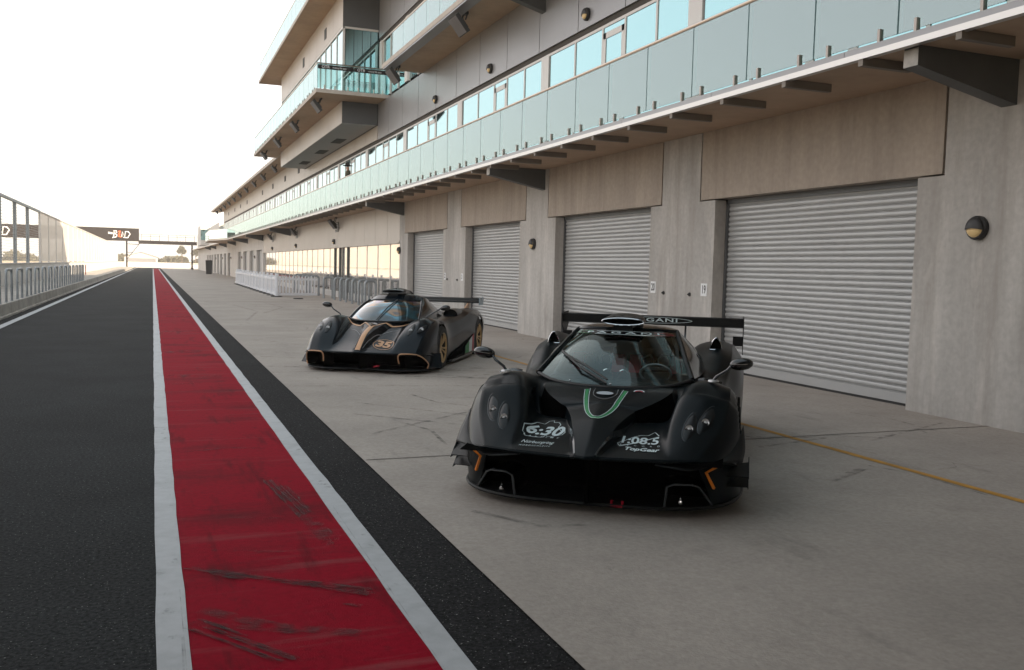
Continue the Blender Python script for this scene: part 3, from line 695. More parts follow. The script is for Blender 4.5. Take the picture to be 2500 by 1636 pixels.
v, f = text_mesh('THE', .42, 0, .02); b = MB(); b.add([(-7.75 + p_[0], -1.18, 6.9 + p_[1]) for p_ in v], f); 

# unseen bridge added behind and over the viewpoint to shade the foreground
shade_fb = empty('shade_bridge', (0, -10, 0), label='dark bridge added out of view over the near pit road to shade the foreground', cat='bridge')
b = MB(); b.box(-9, 6.6, -11, 13.0, 4.3, 4.9); b.build('shade_deck', MT['bracket'], shade_fb)
b = MB(); b.box(-9, 6.6, 12.85, 13.0, 4.9, 7.2); b.box(-9, 6.6, -11, -10.85, 4.9, 7.2); b.build('shade_screen', MT['sign_dark'], shade_fb)
for x_ in (-6.2, -8.6):
    b = MB(); b.box(x_ - .2, x_ + .2, 2, 2.4, 0, 4.3); b.build('shade_column', MT['bracket'], shade_fb)
# ------------------------------------------------------------------ distance
b = MB(); b.box(-14, 30, 226, 226.4, 0, 1.25)
tag(b.build('boundary_wall', MT['wallwhite']), 'low pale wall across the far end of the pit road', 'wall')
b = MB(); b.box(8.0, 26, 224, 224.08, 1.0, 1.1); 
for k in range(8): b.box(8.0 + 2.4 * k, 8.06 + 2.4 * k, 224, 224.06, 0, 1.1)
tag(b.build('far_railing', MT['sign_dark']), 'thin dark rail in front of the far boundary wall', 'railing')
b = MB(); b.prism([(-6.5, 0), (6.5, 0), (6.5, 3.0), (0, 5.0), (-6.5, 3.0)], 'y', -5, 5); 
sh = empty('far_shed', (-4.5, 420, 0), label='small pale shed with pitched roof beyond the far wall', cat='shed')
b.build('wall', MT['wallwhite'], sh); b = MB(); b.prism([(-7, 2.95), (-7, 3.05), (0, 5.25), (7, 3.05), (7, 2.95), (0, 5.12)], 'y', -5.4, 5.4); b.build('roof', MT['cladding'], sh)
q = MB(); q.box(-5.8, 5.8, -5.03, -5.0, .6, 2.6); q.build('door', MT['cladding'], sh)
# scrub along the horizon
b = MB(); rg = random.Random(5)
cl = []
for k in range(230):
    x = rg.uniform(-75, 110); y = rg.uniform(520, 600); hgt = rg.uniform(2.4, 5.0) * (.6 + .5 * math.sin(x * .11) ** 2)
    cl.append((x, y, hgt))
v = []; f = []
for x, y, h in cl:
    for j in range(90):
        a = rg.uniform(0, 6.28); rr_ = rg.random() ** .5 * h * .75; zz = rg.random() ** .8 * h
        px_, py_ = x + math.cos(a) * rr_ * (1.1 - .5 * zz / h), y + math.sin(a) * rr_; s_ = rg.uniform(.25, .7)
        n_ = Vector((rg.gauss(0, 1), rg.gauss(0, 1), rg.gauss(0, 1))).normalized(); t1 = n_.orthogonal() * s_; t2 = n_.cross(t1)
        c_ = Vector((px_, py_, zz)); k0 = len(v); v += [tuple(c_ - t1), tuple(c_ + t2), tuple(c_ + t1), tuple(c_ - t2)]; f.append((k0, k0 + 1, k0 + 2, k0 + 3))
b.add(v, f); o = b.build('far_scrub', MT['foliage']); o['kind'] = 'stuff'; o['label'] = 'distant olive scrub and low trees along the horizon'; o['category'] = 'trees'
def tree(x, y, h, lab):
    t = empty('tree', (x, y, 0), label=lab, cat='tree')
    b = MB(); b.tube([(0, 0, 0), (.15, 0, h * .4), (0, 0, h * .75)], .28, 8, r2=.08); b.tube([(.1, 0, h * .4), (1.0, .2, h * .62)], .12, 6, r2=.04); b.tube([(.1, 0, h * .45), (-.9, -.2, h * .66)], .12, 6, r2=.04); b.build('trunk', MT['trunk'], t, smooth=True)
    b = MB(); v = []; f = []
    for j in range(700):
        th = rg.uniform(0, 6.28); u = rg.random() ** .4; ph = rg.uniform(-1, 1)
        cx_ = rg.choice([(0, .85), (1.0, .68), (-.9, .7)]); c_ = Vector((cx_[0] + math.cos(th) * u * 1.5 * math.sqrt(1 - ph * ph), math.sin(th) * u * 1.5, h * cx_[1] + ph * u * h * .14)); s_ = rg.uniform(.12, .35)
        n_ = Vector((rg.gauss(0, 1), rg.gauss(0, 1), rg.gauss(0, 1))).normalized(); t1 = n_.orthogonal() * s_; t2 = n_.cross(t1); k0 = len(v); v += [tuple(c_ - t1), tuple(c_ + t2), tuple(c_ + t1), tuple(c_ - t2)]; f.append((k0, k0 + 1, k0 + 2, k0 + 3))
    b.add(v, f); b.build('crown', MT['foliage'], t)
tree(14, 505, 10, 'lone tall tree standing above the distant scrub'); tree(21, 510, 8.5, 'shorter round tree right of the lone tall tree in the distance')

# ------------------------------------------------------------------ picket fence, right-hand hoops, bin
def picket_panel(length, name='fence_panel'):
    t = empty(name, (0, 0, 0)); n_ = int(length / .17)
    b = MB(); b.box(0, length, -.02, .02, .08, .20); b.box(0, length, -.02, .02, .82, .92); b.build('rail', MT['pvc'], t)
    b = MB()
    for k in range(n_):
        x = .09 + k * (length - .12) / n_; b.prism([(x, .14), (x + .085, .14), (x + .085, .98), (x + .0425, 1.04), (x, .98)], 'y', -.028, -.021)
    b.build('picket', MT['pvc'], t)
    b = MB(); b.box(-.05, .05, -.05, .05, 0, 1.08); b.prism([(-.06, 1.08), (.06, 1.08), (0, 1.13)], 'y', -.06, .06); b.build('post', MT['pvc'], t)
    b = MB(); b.lathe([(0, .04), (.22, .04), (.26, .0)], (0, 0, .018), (0, 0, 1), 20); b.build('base_plate', MT['rubber'], t)
    return t
p0 = picket_panel(2.0); p0.location = (5.52, 45.1, 0); p0.rotation_euler = (0, 0, math.atan2(28, .37)); G = 'white picket panels running away along the apron'
tag(p0, 'white picket fence panel in the line running away from the camera', 'fence panel', G)
dv = Vector((.37, 28, 0)).normalized()
for k in range(1, 14):
    c = copy_tree(p0); c.location = Vector((5.52, 45.1, 0)) + dv * (2.0 * k)
pe = picket_panel(2.1); pe.location = (5.56, 45.05, 0); pe.rotation_euler = (0, 0, math.atan2(.6, 2.0)); tag(pe, 'white picket fence panel turned across towards the shop front', 'fence panel')
b = MB(); b.lathe([(0, .04), (.20, .04), (.24, 0)], (0, 0, .018), (0, 0, 1), 20); o = b.build('base_plate', MT['rubber'], loc=(6.2, 42.5, 0)); tag(o, 'loose flat black fence foot lying on the apron', 'fence foot')
b = hoop(.055, 1.02, .42, 'x', 12)
hh = b.build('guard_hoop', MT['galv'], smooth=True, loc=(7.75, 43.6, 0)); tag(hh, 'thick grey steel hoop guarding the shop front glass', 'barrier', 'steel hoops in front of the shop front')
for k, y in enumerate((41.9, 40.5, 39.2, 37.9, 36.6, 35.4, 47.2, 48.6, 50, 51.4, 52.8)):
    c = hh.copy(); COL.objects.link(c); c.location = (7.95 if y < 43 else 7.7, y, 0)
bn = empty('wheelie_bin', (6.95, 128, 0), label='black wheeled rubbish bin standing by the far roller doors', cat='bin')
b = MB(); b.prism([(-.35, 0), (.35, 0), (.42, 1.75), (-.42, 1.75)], 'y', -.4, .4); b.build('body', MT['bin_plastic'], bn)
b = MB(); b.prism([(-.46, 1.75), (.46, 1.75), (.40, 1.86), (-.40, 1.86)], 'y', -.45, .45); b.build('lid', MT['bin_plastic'], bn)

# ------------------------------------------------------------------ person on the balcony
pr = empty('person', (7.55, 38.1, 4.05), R(-100), label='person in a black wide brimmed hat and dark khaki shirt on the first balcony', cat='person')
def skinned(name, pts, edges, rad, m, parent, sub=2):
    me = bpy.data.meshes.new(name); me.from_pydata(pts, edges, []); o = bpy.data.objects.new(name, me); COL.objects.link(o); o.parent = parent
    md = o.modifiers.new('s', 'SKIN'); md.use_smooth_shade = True
    for i, s in enumerate(me.skin_vertices[0].data): s.radius = rad[i] if isinstance(rad[i], tuple) else (rad[i], rad[i]); s.use_root = (i == 0)
    sb = o.modifiers.new('d', 'SUBSURF'); sb.levels = sub; sb.render_levels = sub
    me.materials.append(m); return o
skinned('body', [(0, 0, .92), (0, 0, 1.15), (0, 0, 1.36), (0, 0, 1.47), (0, -.01, 1.56), (0, -.02, 1.64), (-.19, 0, 1.40), (-.26, -.08, 1.16), (-.20, -.28, 1.05), (-.17, -.36, 1.06), (.19, 0, 1.40), (.27, -.06, 1.15), (.22, -.25, 1.04), (.18, -.34, 1.06), (-.10, 0, .86), (-.12, -.02, .48), (-.12, .02, .06), (.10, 0, .86), (.12, -.02, .48), (.12, .02, .06)],
        [(0, 1), (1, 2), (2, 3), (3, 4), (4, 5), (2, 6), (6, 7), (7, 8), (8, 9), (2, 10), (10, 11), (11, 12), (12, 13), (0, 14), (14, 15), (15, 16), (0, 17), (17, 18), (18, 19)],
        [(.17, .12), (.16, .11), (.18, .12), .06, .075, .07, .075, .05, .038, .03, .075, .05, .038, .03, .09, .065, .045, .09, .065, .045], MT['skin'], pr)
skinned('shirt', [(0, 0, .90), (0, 0, 1.15), (0, 0, 1.36), (0, 0, 1.46), (-.20, 0, 1.39), (-.28, -.08, 1.15), (-.21, -.24, 1.06), (.20, 0, 1.39), (.29, -.06, 1.14), (.23, -.22, 1.05)],
        [(0, 1), (1, 2), (2, 3), (2, 4), (4, 5), (5, 6), (2, 7), (7, 8), (8, 9)], [(.20, .15), (.19, .14), (.21, .145), .085, .10, .072, .06, .10, .072, .06], MT['khaki'], pr)
skinned('trousers', [(0, 0, .93), (-.11, 0, .84), (-.12, -.02, .48), (-.12, .02, .08), (.11, 0, .84), (.12, -.02, .48), (.12, .02, .08)], [(0, 1), (1, 2), (2, 3), (0, 4), (4, 5), (5, 6)], [(.18, .13), .11, .085, .07, .11, .085, .07], MT['hat'], pr)
b = MB(); b.lathe([(0, .13), (.06, .135), (.085, .11), (.10, 0), (.13, -.01), (.19, .015), (.20, .02), (.19, .005), (.10, -.02)], (0, -.02, 1.66), (0, 0, 1), 24, sc=(1, 1.08)); b.build('hat', MT['hat'], pr, smooth=True, angle=60)
b = MB(); b.ball((0, -.085, 1.585), (.018, .022, .02), 6); b.build('nose', MT['skin'], pr, smooth=True)
b = MB(); b.box(-.06, .06, -.098, -.085, 1.60, 1.625); b.build('sunglasses', MT['dark'], pr)
# ------------------------------------------------------------------ thin warm air
hb = MB(); hb.box(-300, 330, -60, 900, -1.2, 30); 
hm = bpy.data.materials.new('haze'); hm.use_nodes = True; n = hm.node_tree.nodes; l = hm.node_tree.links; n.clear()
o_ = n.new('ShaderNodeOutputMaterial'); vp = n.new('ShaderNodeVolumePrincipled'); vp.inputs['Color'].default_value = (1, .93, .84, 1); vp.inputs['Density'].default_value = .0008
vp.inputs['Anisotropy'].default_value = .3; l.new(vp.outputs[0], o_.inputs['Volume'])
ho = hb.build('haze', hm); ho['kind'] = 'stuff'
# ------------------------------------------------------------------ the two cars
# car space: x across (right in the picture), y from nose to tail, z up
def cr(p, n):
    """Catmull-Rom through the points p (k,3): n samples per span"""
    p = np.asarray(p, float); k = len(p)
    if k == 2: t = np.linspace(0, 1, n + 1)[:, None]; return p[0] * (1 - t) + p[1] * t
    e = np.vstack([2 * p[0] - p[1], p, 2 * p[-1] - p[-2]]); out = []
    for i in range(k - 1):
        a, b_, c, d = e[i], e[i + 1], e[i + 2], e[i + 3]
        for j in range(n):
            t = j / n; out.append(.5 * (2 * b_ + (c - a) * t + (2 * a - 5 * b_ + 4 * c - d) * t * t + (3 * b_ - a - 3 * c + d) * t ** 3))
    out.append(p[-1]); return np.array(out)
def crs(p, n, sharp=()):
    cuts = [0] + sorted(s for s in sharp if 0 < s < len(p) - 1) + [len(p) - 1]; out = []
    for a, b_ in zip(cuts[:-1], cuts[1:]):
        s = cr(p[a:b_ + 1], n); out += list(s[:-1])
    out.append(np.asarray(p[-1], float)); return np.array(out)
def surf(grid, nu, nv, sc=(), sr=()):
    rows = [crs(np.array(r, float), nu, sc) for r in grid]
    cols = [crs(np.array([r[j] for r in rows]), nv, sr) for j in range(len(rows[0]))]
    return np.array(cols).transpose(1, 0, 2)                # [v][u]
def surf_mb(S, mirror=True, keep=None, flip=False, dark=None):
    nv, nu = S.shape[:2]; b = MB(); v = [tuple(p) for r in S for p in r]; f = []; mm = []
    for i in range(nv - 1):
        for j in range(nu - 1):
            q = (i * nu + j, i * nu + j + 1, (i + 1) * nu + j + 1, (i + 1) * nu + j)
            if keep is None or keep(np.mean([v[k] for k in q], axis=0)): f.append(q[::-1] if flip else q); mm.append(1 if dark and dark(i, j) else 0)
    b.add(v, f)
    if mirror: b.add([(-p[0], p[1], p[2]) for p in v], [q[::-1] for q in f]); mm = mm * 2
    b.m = mm
    return b
def weld(o, d=1e-4):
    bm = bmesh.new(); bm.from_mesh(o.data); bmesh.ops.remove_doubles(bm, verts=bm.verts, dist=d)
    loose = [x for x in bm.verts if not x.link_faces]; bmesh.ops.delete(bm, geom=loose, context='VERTS')
    bmesh.ops.recalc_face_normals(bm, faces=bm.faces); bm.to_mesh(o.data); bm.free()
def smooth(o, a=40):
    o.data.polygons.foreach_set('use_smooth', [True] * len(o.data.polygons)); o.data.set_sharp_from_angle(angle=R(a))

MT['carbon'] = mat('carbon', (.0035, .0062, .0080), .30, spec=.11, coat=.02, noise=.15, nscale=300)
MT['blueblack'] = mat('blueblack', (.0015, .005, .009), .20, spec=.20, coat=.10)
MT['wing_black'] = mat('wing_black', (.006, .007, .008), .45, spec=.2)
MT['gold'] = mat('gold', (.52, .36, .18), .35, metal=.6)
MT['goldpaint'] = mat('goldpaint', (.55, .31, .17), .4)
MT['green'] = mat('green', (.006, .22, .06), .5)
MT['decal'] = mat('decal', (.62, .72, .74), .5)
MT['chrome'] = mat('chrome', (.75, .76, .78), .12, metal=1)
MT['redpaint'] = mat('redpaint', (.40, .01, .03), .5)
MT['seat_red'] = mat('seat_red', (.60, .03, .05), .7)
MT['lamp_glass'] = mat('lamp_glass', (.55, .56, .57), .3, metal=.5)
MT['badge'] = mat('badge', (.50, .55, .60), .4, metal=.3)
MT['tyre'] = mat('tyre', (.012, .012, .012), .75)
MT['amber'] = mat('amber', (.75, .22, .02), .45)
MT['pipe_frame'] = mat('pipe_frame', (.03, .035, .04), .2, coat=.5)
MT['inside'] = mat('inside', (.0015, .0015, .0015), 1, spec=.02)
MT['splitter'] = mat('splitter', (.006, .007, .008), .5, spec=.25)
MT['recess'] = mat('recess', (.003, .004, .005), .3, spec=.25, coat=.1)
MT['guide'] = mat('guide', (.9, .92, .92), .5)
MT['cabin'] = mat('cabin', (.02, .022, .024), .6)
MT['screen1'] = glass_mat('screen1', (.84, .94, .93), .03, reflcol=(.8, .95, .95))
MT['endblue'] = mat('endblue', (.16, .26, .33), .35, coat=.4)
# iridescent windscreen of the rear car
ir = bpy.data.materials.new('screen2'); ir.use_nodes = True; n = ir.node_tree.nodes; l = ir.node_tree.links; b_ = n['Principled BSDF']
tc = n.new('ShaderNodeTexCoord'); nz = n.new('ShaderNodeTexNoise'); nz.inputs['Scale'].default_value = 2.1; nz.inputs['Detail'].default_value = 1; nz.inputs['Distortion'].default_value = .6
mp = n.new('ShaderNodeMapping'); mp.inputs['Scale'].default_value = (.7, 1.4, 2.2); rp = n.new('ShaderNodeValToRGB'); e = rp.color_ramp.elements
e[0].position = .34; e[0].color = (.015, .025, .03, 1); e[1].position = .72; e[1].color = (.16, .08, .18, 1)
for ps, c in ((.44, (.02, .05, .07, 1)), (.49, (.04, .22, .32, 1)), (.54, (.04, .06, .06, 1)), (.60, (.34, .16, .05, 1)), (.65, (.04, .04, .05, 1))): x = e.new(ps); x.color = c
l.new(tc.outputs['Object'], mp.inputs[0]); l.new(mp.outputs[0], nz.inputs[0]); l.new(nz.outputs[0], rp.inputs[0]); l.new(rp.outputs[0], b_.inputs['Base Color'])
b_.inputs['Roughness'].default_value = .06; b_.inputs['Metallic'].default_value = .75; b_.inputs['Coat Weight'].default_value = 1

def wheel(par, x, y, r, wd, rimmat, side):
    c = Vector((x, y, r))
    b = MB(); hw = wd / 2; s = side
    b.lathe([(r * .70, -hw), (r * .93, -hw), (r * .985, -hw * .85), (r, -hw * .5), (r, hw * .5), (r * .985, hw * .85), (r * .93, hw), (r * .70, hw), (r * .68, hw * .8), (r * .68, -hw * .8), (r * .70, -hw)], (0, 0, 0), (s, 0, 0), 48)
    t = b.build('wheel', MT['tyre'], par, smooth=True, loc=c)
    b = MB(); b.lathe([(r * .73, hw * .92), (r * .70, hw * 1.0), (r * .66, hw * .9), (r * .655, hw * .8)], (0, 0, 0), (s, 0, 0), 48)
    for k in range(10):
        a = 2 * math.pi * k / 10 + (.11 if k % 2 else -.11)
        for dd in (-.04, .04):
            p1 = Vector((s * hw * .62, math.cos(a) * r * .10, math.sin(a) * r * .10)); p2 = Vector((s * hw * .88, math.cos(a + dd) * r * .66, math.sin(a + dd) * r * .66)); b.tube([p1, (p1 + p2) / 2 + Vector((s * .01, 0, 0)), p2], .011, 6)
    b.lathe([(.05, hw * .5), (.05, hw * .72), (.03, hw * .80), (0, hw * .8)], (0, 0, 0), (s, 0, 0), 20)
    b.build('rim', rimmat, t, smooth=True)
    b = MB(); b.lathe([(r * .66, hw * .85), (r * .64, hw * .4), (r * .62, -hw * .6), (0, -hw * .6)], (0, 0, 0), (s, 0, 0), 40); b.build('barrel', MT['tyre'], t, smooth=True)
    b = MB(); b.lathe([(0, 0), (r * .52, 0), (r * .52, .02), (0, .02)], (0, 0, 0), (s, 0, 0), 24); b.build('brake_disc', MT['cladding_dark'], t)

def make_car(c):
    car = empty(c['name'], (*c['O'], 0), -R(c['th']), c['label'], 'race car', None)
    paint = c['paint']
    arches = [(y, z, r) for (x, y, z, r) in c['arch']]
    def keep(p):
        if abs(p[0]) < .80: return True
        return all((p[1] - y) ** 2 + (p[2] - z) ** 2 > r * r for y, z, r in arches)
    S = surf(c['rows'], 8, 12, sc=(1, 2, 6))
    # pull the cut edge onto the wheel arch circle
    for y, z, r in arches:
        d = np.hypot(S[..., 1] - y, S[..., 2] - z); mk = (np.abs(S[..., 0]) > .82) & (np.abs(d - r) < .022)
        for i, j in zip(*np.where(mk)):
            k = r / d[i, j]; S[i, j, 1] = y + (S[i, j, 1] - y) * k; S[i, j, 2] = z + (S[i, j, 2] - z) * k
    body = surf_mb(S, keep=keep, dark=c.get('dark')).build('body', [paint, MT['inside']], car); weld(body); smooth(body, 38)
    # solid thickness so panel edges read
    bm = bmesh.new(); bm.from_mesh(body.data); bvh = BVHTree.FromBMesh(bm); bm.free()
    def top(x, y, dz=.004):
        h = bvh.ray_cast(Vector((x, y, 3)), Vector((0, 0, -1)))
        return (h[0] + h[1] * dz * (1 if h[1].z > 0 else -1)) if h[0] else None
    def project(name, vs, fs, m, par=None, dz=.004):
        """drop a flat drawing (car x, y) onto the body from above"""
        P = [top(*p, dz) for p in vs]; ok = [f for f in fs if all(P[i] is not None for i in f)]
        b = MB(); b.add([tuple(p) if p is not None else (0, 0, 0) for p in P], ok); return b.build(name, m, par or body)
    def strip(name, pts, wd, m, closed=False, dz=.004, n_=8):
        q = [Vector(p) for p in cr([(*p, 0) for p in pts], n_)[:, :2]]; v = []; f = []; nw = 5 if wd > .02 else 1; k = len(q)
        for i in range(k):
            t = (q[min(i + 1, k - 1)] - q[max(i - 1, 0)]).normalized(); nn = Vector((-t.y, t.x))
            for j in range(nw + 1): v.append(tuple(q[i] + nn * wd * (.5 - j / nw)))
        for i in range(k - 1):
            for j in range(nw): a = i * (nw + 1) + j; f.append((a, a + 1, a + nw + 2, a + nw + 1))
        return project(name, v, f, m, dz=dz)
    c['top'] = top
    def filled(name, poly, m, dz=.005, step=.03):
        # grid-filled polygon projected on the body
        xs = [p[0] for p in poly]; ys_ = [p[1] for p in poly]
        def inside(x, y):
            r_ = False; n_ = len(poly)
            for i in range(n_):
                (x1, y1), (x2, y2) = poly[i], poly[i - 1]
                if (y1 > y) != (y2 > y) and x < (x2 - x1) * (y - y1) / (y2 - y1 + 1e-12) + x1: r_ = not r_
            return r_
        v = []; f = []
        x = min(xs)
        while x < max(xs):
            y = min(ys_)
            while y < max(ys_):
                if inside(x + step / 2, y + step / 2): k = len(v); v += [(x, y), (x + step, y), (x + step, y + step), (x, y + step)]; f.append((k, k + 1, k + 2, k + 3))
                y += step
            x += step
        return project(name, v, f, m, dz=dz)
    # arch lips and liners
    for y, z, r in arches:
        for s in (-1, 1):
            b = MB(); pts = []
            for k in range(25):
                a = R(-12) + R(204) * k / 24; yy = y - math.cos(a) * r; zz = z + math.sin(a) * r
                h = bvh.ray_cast(Vector((s * 1.4, yy - .0 + (.02 if False else 0), zz + .012)), Vector((-s, 0, 0)))
                xx = abs(h[0].x) if h[0] and abs(h[0].x) > .8 else .96
                pts.append((s * min(max(xx, .88), 1.02), yy, zz))
            xs = [p[0] for p in pts]; xs2 = [sum(xs[max(0, i - 3):i + 4]) / len(xs[max(0, i - 3):i + 4]) for i in range(len(xs))]
            b.tube([(xs2[i], pts[i][1], pts[i][2]) for i in range(len(pts))], .013, 6); b.build('arch_lip', paint, body, smooth=True)
            b = MB(); v = []; f = []
            for k in range(25):
                a = R(-12) + R(204) * k / 24; yy = y - math.cos(a) * r; zz = z + math.sin(a) * r; v += [(s * .55, yy, zz), (s * .955, yy, zz)]
            f = [(2 * k, 2 * k + 1, 2 * k + 3, 2 * k + 2) for k in range(24)]; k0 = len(v); v.append((s * .55, y, z)); f += [(2 * k, 2 * k + 2, k0) for k in range(24)]
            b.add(v, f); b.build('arch_liner', MT['inside'], car)
    for (x, y, z, r) in c['arch']:
        for s in (-1, 1): wheel(car, s * x, y, c['wr'], .27, c['rim'], s)
    # underfloor, side skirts, rear cap
    b = MB(); b.prism([(-.93, c['floor'][0]), (.93, c['floor'][0]), (.97, 2.2), (.95, 4.5), (-.95, 4.5), (-.97, 2.2)], 'z', .055, .10)
    b.prism([(-.55, c['floor'][0] + .1), (.55, c['floor'][0] + .1), (.6, 4.4), (-.6, 4.4)], 'z', .10, .45); b.build('floor', MT['inside'], car)
    for s in (-1, 1):
        b = MB(); b.prism([(s * .90, 1.55), (s * 1.0, 1.75), (s * 1.01, 3.2), (s * .96, 3.45), (s * .88, 3.4), (s * .86, 1.6)], 'z', .07, .10); b.build('side_skirt', MT['pipe_frame'], car)
    b = MB(); b.box(-.9, .9, 4.52, 4.58, .25, .62); b.prism([(4.2, .08), (4.75, .3), (4.75, .34), (4.2, .14)], 'x', -.8, .8); b.build('rear_panel', MT['inside'], car)
    # ---------------- canopy
    W = c['screen']; SW = surf(W, 8, 8)
    scr = surf_mb(SW).build('windscreen', c['glass'], car); weld(scr); smooth(scr, 60)
    def onscreen(u, v_, d=.006):                     # u in -1..1 across, v 0..1 up
        nv, nu = SW.shape[:2]; uu = min(abs(u), .999) * (nu - 1); vv = min(max(v_, 0), .999) * (nv - 1); i, j = int(vv), int(uu); a, b2 = vv - i, uu - j
        P = lambda i, j: SW[i, j]
        p = (P(i, j) * (1 - b2) + P(i, j + 1) * b2) * (1 - a) + (P(i + 1, j) * (1 - b2) + P(i + 1, j + 1) * b2) * a
        nn = np.cross(P(i, j + 1) - P(i, j), P(i + 1, j) - P(i, j)); nn /= np.linalg.norm(nn) + 1e-9
        if nn[2] < 0: nn = -nn
        p = p + nn * d; return (p[0] * (1 if u >= 0 else -1), p[1], p[2])
    SR = surf([W[-1]] + c['roof'], 8, 6)
    rf = surf_mb(SR).build('roof', c['roofm'], car); weld(rf); smooth(rf, 50)
    SS = surf(c['side'], 5, 6)
    k = SS.shape[0]; cut = int(k * c.get('sidecut', .55))
    sg_ = surf_mb(SS[:cut + 1]).build('side_window', MT['black_gloss'], car); weld(sg_); smooth(sg_, 60)
    sp_ = surf_mb(SS[cut:]).build('rear_quarter', paint, car); weld(sp_); smooth(sp_, 60)
    # pillars, header and screen border
    pil = [W[i][-1] for i in range(len(W))]
    for s in (-1, 1):
        q = cr([(p[0] * s, p[1], p[2]) for p in pil], 8); b = MB(); b.tube([tuple(p) for p in q], .022, 8); b.build('pillar', paint, car, smooth=True)
    b = MB(); e_ = [tuple(p) for p in SW[0]]; e2 = [(-p[0], p[1], p[2]) for p in reversed(e_[1:])] + e_; b.tube(e2, .013, 6); b.build('screen_seal', MT['black_plastic'], car, smooth=True)
    b = MB(); e_ = [tuple(p) for p in SW[-1]]; e2 = [(-p[0], p[1], p[2]) for p in reversed(e_[1:])] + e_; b.tube(e2, .018, 6); b.build('header', paint, car, smooth=True)
    # ---------------- nose: lip roll, cavity, centre pylon, splitter
    e_ = [tuple(p) for p in S[0]]; e_ = [p for p in e_]; e2 = [(-p[0], p[1], p[2]) for p in reversed(e_[1:])] + e_
    b = MB(); b.tube([(p[0], p[1] + .008, p[2] - .012) for p in e2], .014, 6); b.build('nose_lip', paint, car, smooth=True)
    lipz = c['rows'][0][3][2]
    b = MB(); b.box(-.80, .80, .72, .75, .05, lipz + .06); b.quad((-.86, c['rows'][0][3][1] + .02, lipz - .03), (.86, c['rows'][0][3][1] + .02, lipz - .03), (.86, .74, lipz + .0), (-.86, .74, lipz + .0)); b.build('nose_cavity', MT['inside'], car)
    b = MB(); y0 = c['rows'][0][0][1]; b.prism([(-.012, y0 + .12), (.012, y0 + .12), (.012, .74), (-.012, .74)], 'z', .09, lipz - .01); b.build('centre_strut', MT['inside'], car)
    spl = c['splitter']; sc_ = [tuple(p) for p in cr([(*p, 0) for p in spl], 6)[:, :2]]
    full = [(-p[0], p[1]) for p in reversed(sc_[1:])] + sc_ + [(.85, 1.35), (-.85, 1.35)]
    b = MB(); b.prism(full, 'z', c['sz'], c['sz'] + .022); b.build('splitter', MT['splitter'], car)
    b = MB(); b.tube([(p[0], p[1] + .004, c['sz'] + .011) for p in [(-q[0], q[1]) for q in reversed(sc_[1:])] + sc_], .013, 6); b.build('splitter_edge', MT['splitter'], car, smooth=True)
    # headlights
    for s in (-1, 1):
        for (x, y) in c['lights']:
            p = top(s * x, y, 0); h = bvh.ray_cast(Vector((s * x, y, 3)), Vector((0, 0, -1))); nn = h[1] if h[1].z > 0 else -h[1]
            dy = Vector((s * .10, 1, 0)); dy = (dy - nn * dy.dot(nn)).normalized(); dx = dy.cross(nn)
            b = MB(); v = []; f = []; N = 28; K = 5
            for i in range(K + 1):
                for j in range(N):
                    a = 2 * math.pi * j / N; rr_ = i / K; ln = .175 if math.sin(a) > 0 else .135; wv = .040 * (1 - .30 * abs(math.sin(a)) ** 3)
                    q = p + dx * (math.cos(a) * wv * rr_) + dy * (math.sin(a) * ln * rr_) + nn * (.010 * (1 - rr_ ** 3) + .001); v.append(q)
            for i in range(K):
                for j in range(N): f.append((i * N + j, i * N + (j + 1) % N, (i + 1) * N + (j + 1) % N, (i + 1) * N + j))
            b.add(v, f); hl = b.build('headlight', MT['recess'], car, smooth=True)
            b = MB(); cc = p + nn * .010 - dy * .015; ax = (nn * .45 + Vector((0, -1, .1)) * .8).normalized()
            b.lathe([(.029, -.03), (.029, .004), (.027, .009), (.0245, .009), (.0245, .002)], cc, ax, 24); b.build('ring', MT['chrome'], hl, smooth=True)
            b = MB(); b.lathe([(.0245, .002), (.016, -.004), (.010, .002), (0, .006)], cc, ax, 20); b.build('lens', MT['lamp_glass'], hl, smooth=True)
            b = MB(); e3 = []
            for j in range(15):
                a = R(85) + R(190) * j / 14; a2 = a if s > 0 else math.pi - a
                ln = .175 if math.sin(a) > 0 else .135; e3.append(p + dx * (math.cos(a) * .041) + dy * (math.sin(a) * ln) + nn * .004)
            b.tube(e3, .003, 5); b.build('bezel', MT['pipe_frame'], hl, smooth=True)
    # mirrors
    for s in (-1, 1):
        mx_, my_, mz_ = c['mirror']; bx_, by_, bz_ = c['mirbase']
        b = MB(); N = 18
        b.ball((s * (mx_ + .02), my_, mz_), (.085, .055, .045), 10, rot=Matrix.Rotation(R(-8 * s), 3, 'Y')); m_ = b.build('mirror', MT['black_gloss'], car, smooth=True)
        b = MB(); b.tube([(s * bx_, by_, bz_), (s * (bx_ + .02), by_, bz_ + .03), (s * (bx_ + (mx_ - bx_) * .55), by_ + .02, bz_ + (mz_ - bz_) * .62), (s * (mx_ - .035), my_, mz_)], .011, 8)
        b.build('stalk', MT['pipe_frame'], m_, smooth=True)
        b = MB(); b.lathe([(0, .014), (.035, .012), (.04, 0)], (s * bx_, by_, bz_ - .004), (0, 0, 1), 16); b.build('foot', MT['lamp_glass'] if c['kind'] == 1 else MT['pipe_frame'], m_, smooth=True)
    # wiper
    for pts in c['wiper']:
        b = MB(); q = [onscreen(u, v_, d) for u, v_, d in pts]; b.tube(q, .008, 6, r2=.012); b.build('wiper', MT['black_plastic'], car, smooth=True)
    # roof scoop
    sx_, sy_, sz_, sw, sh_ = c['scoop']
    b = MB(); G_ = []
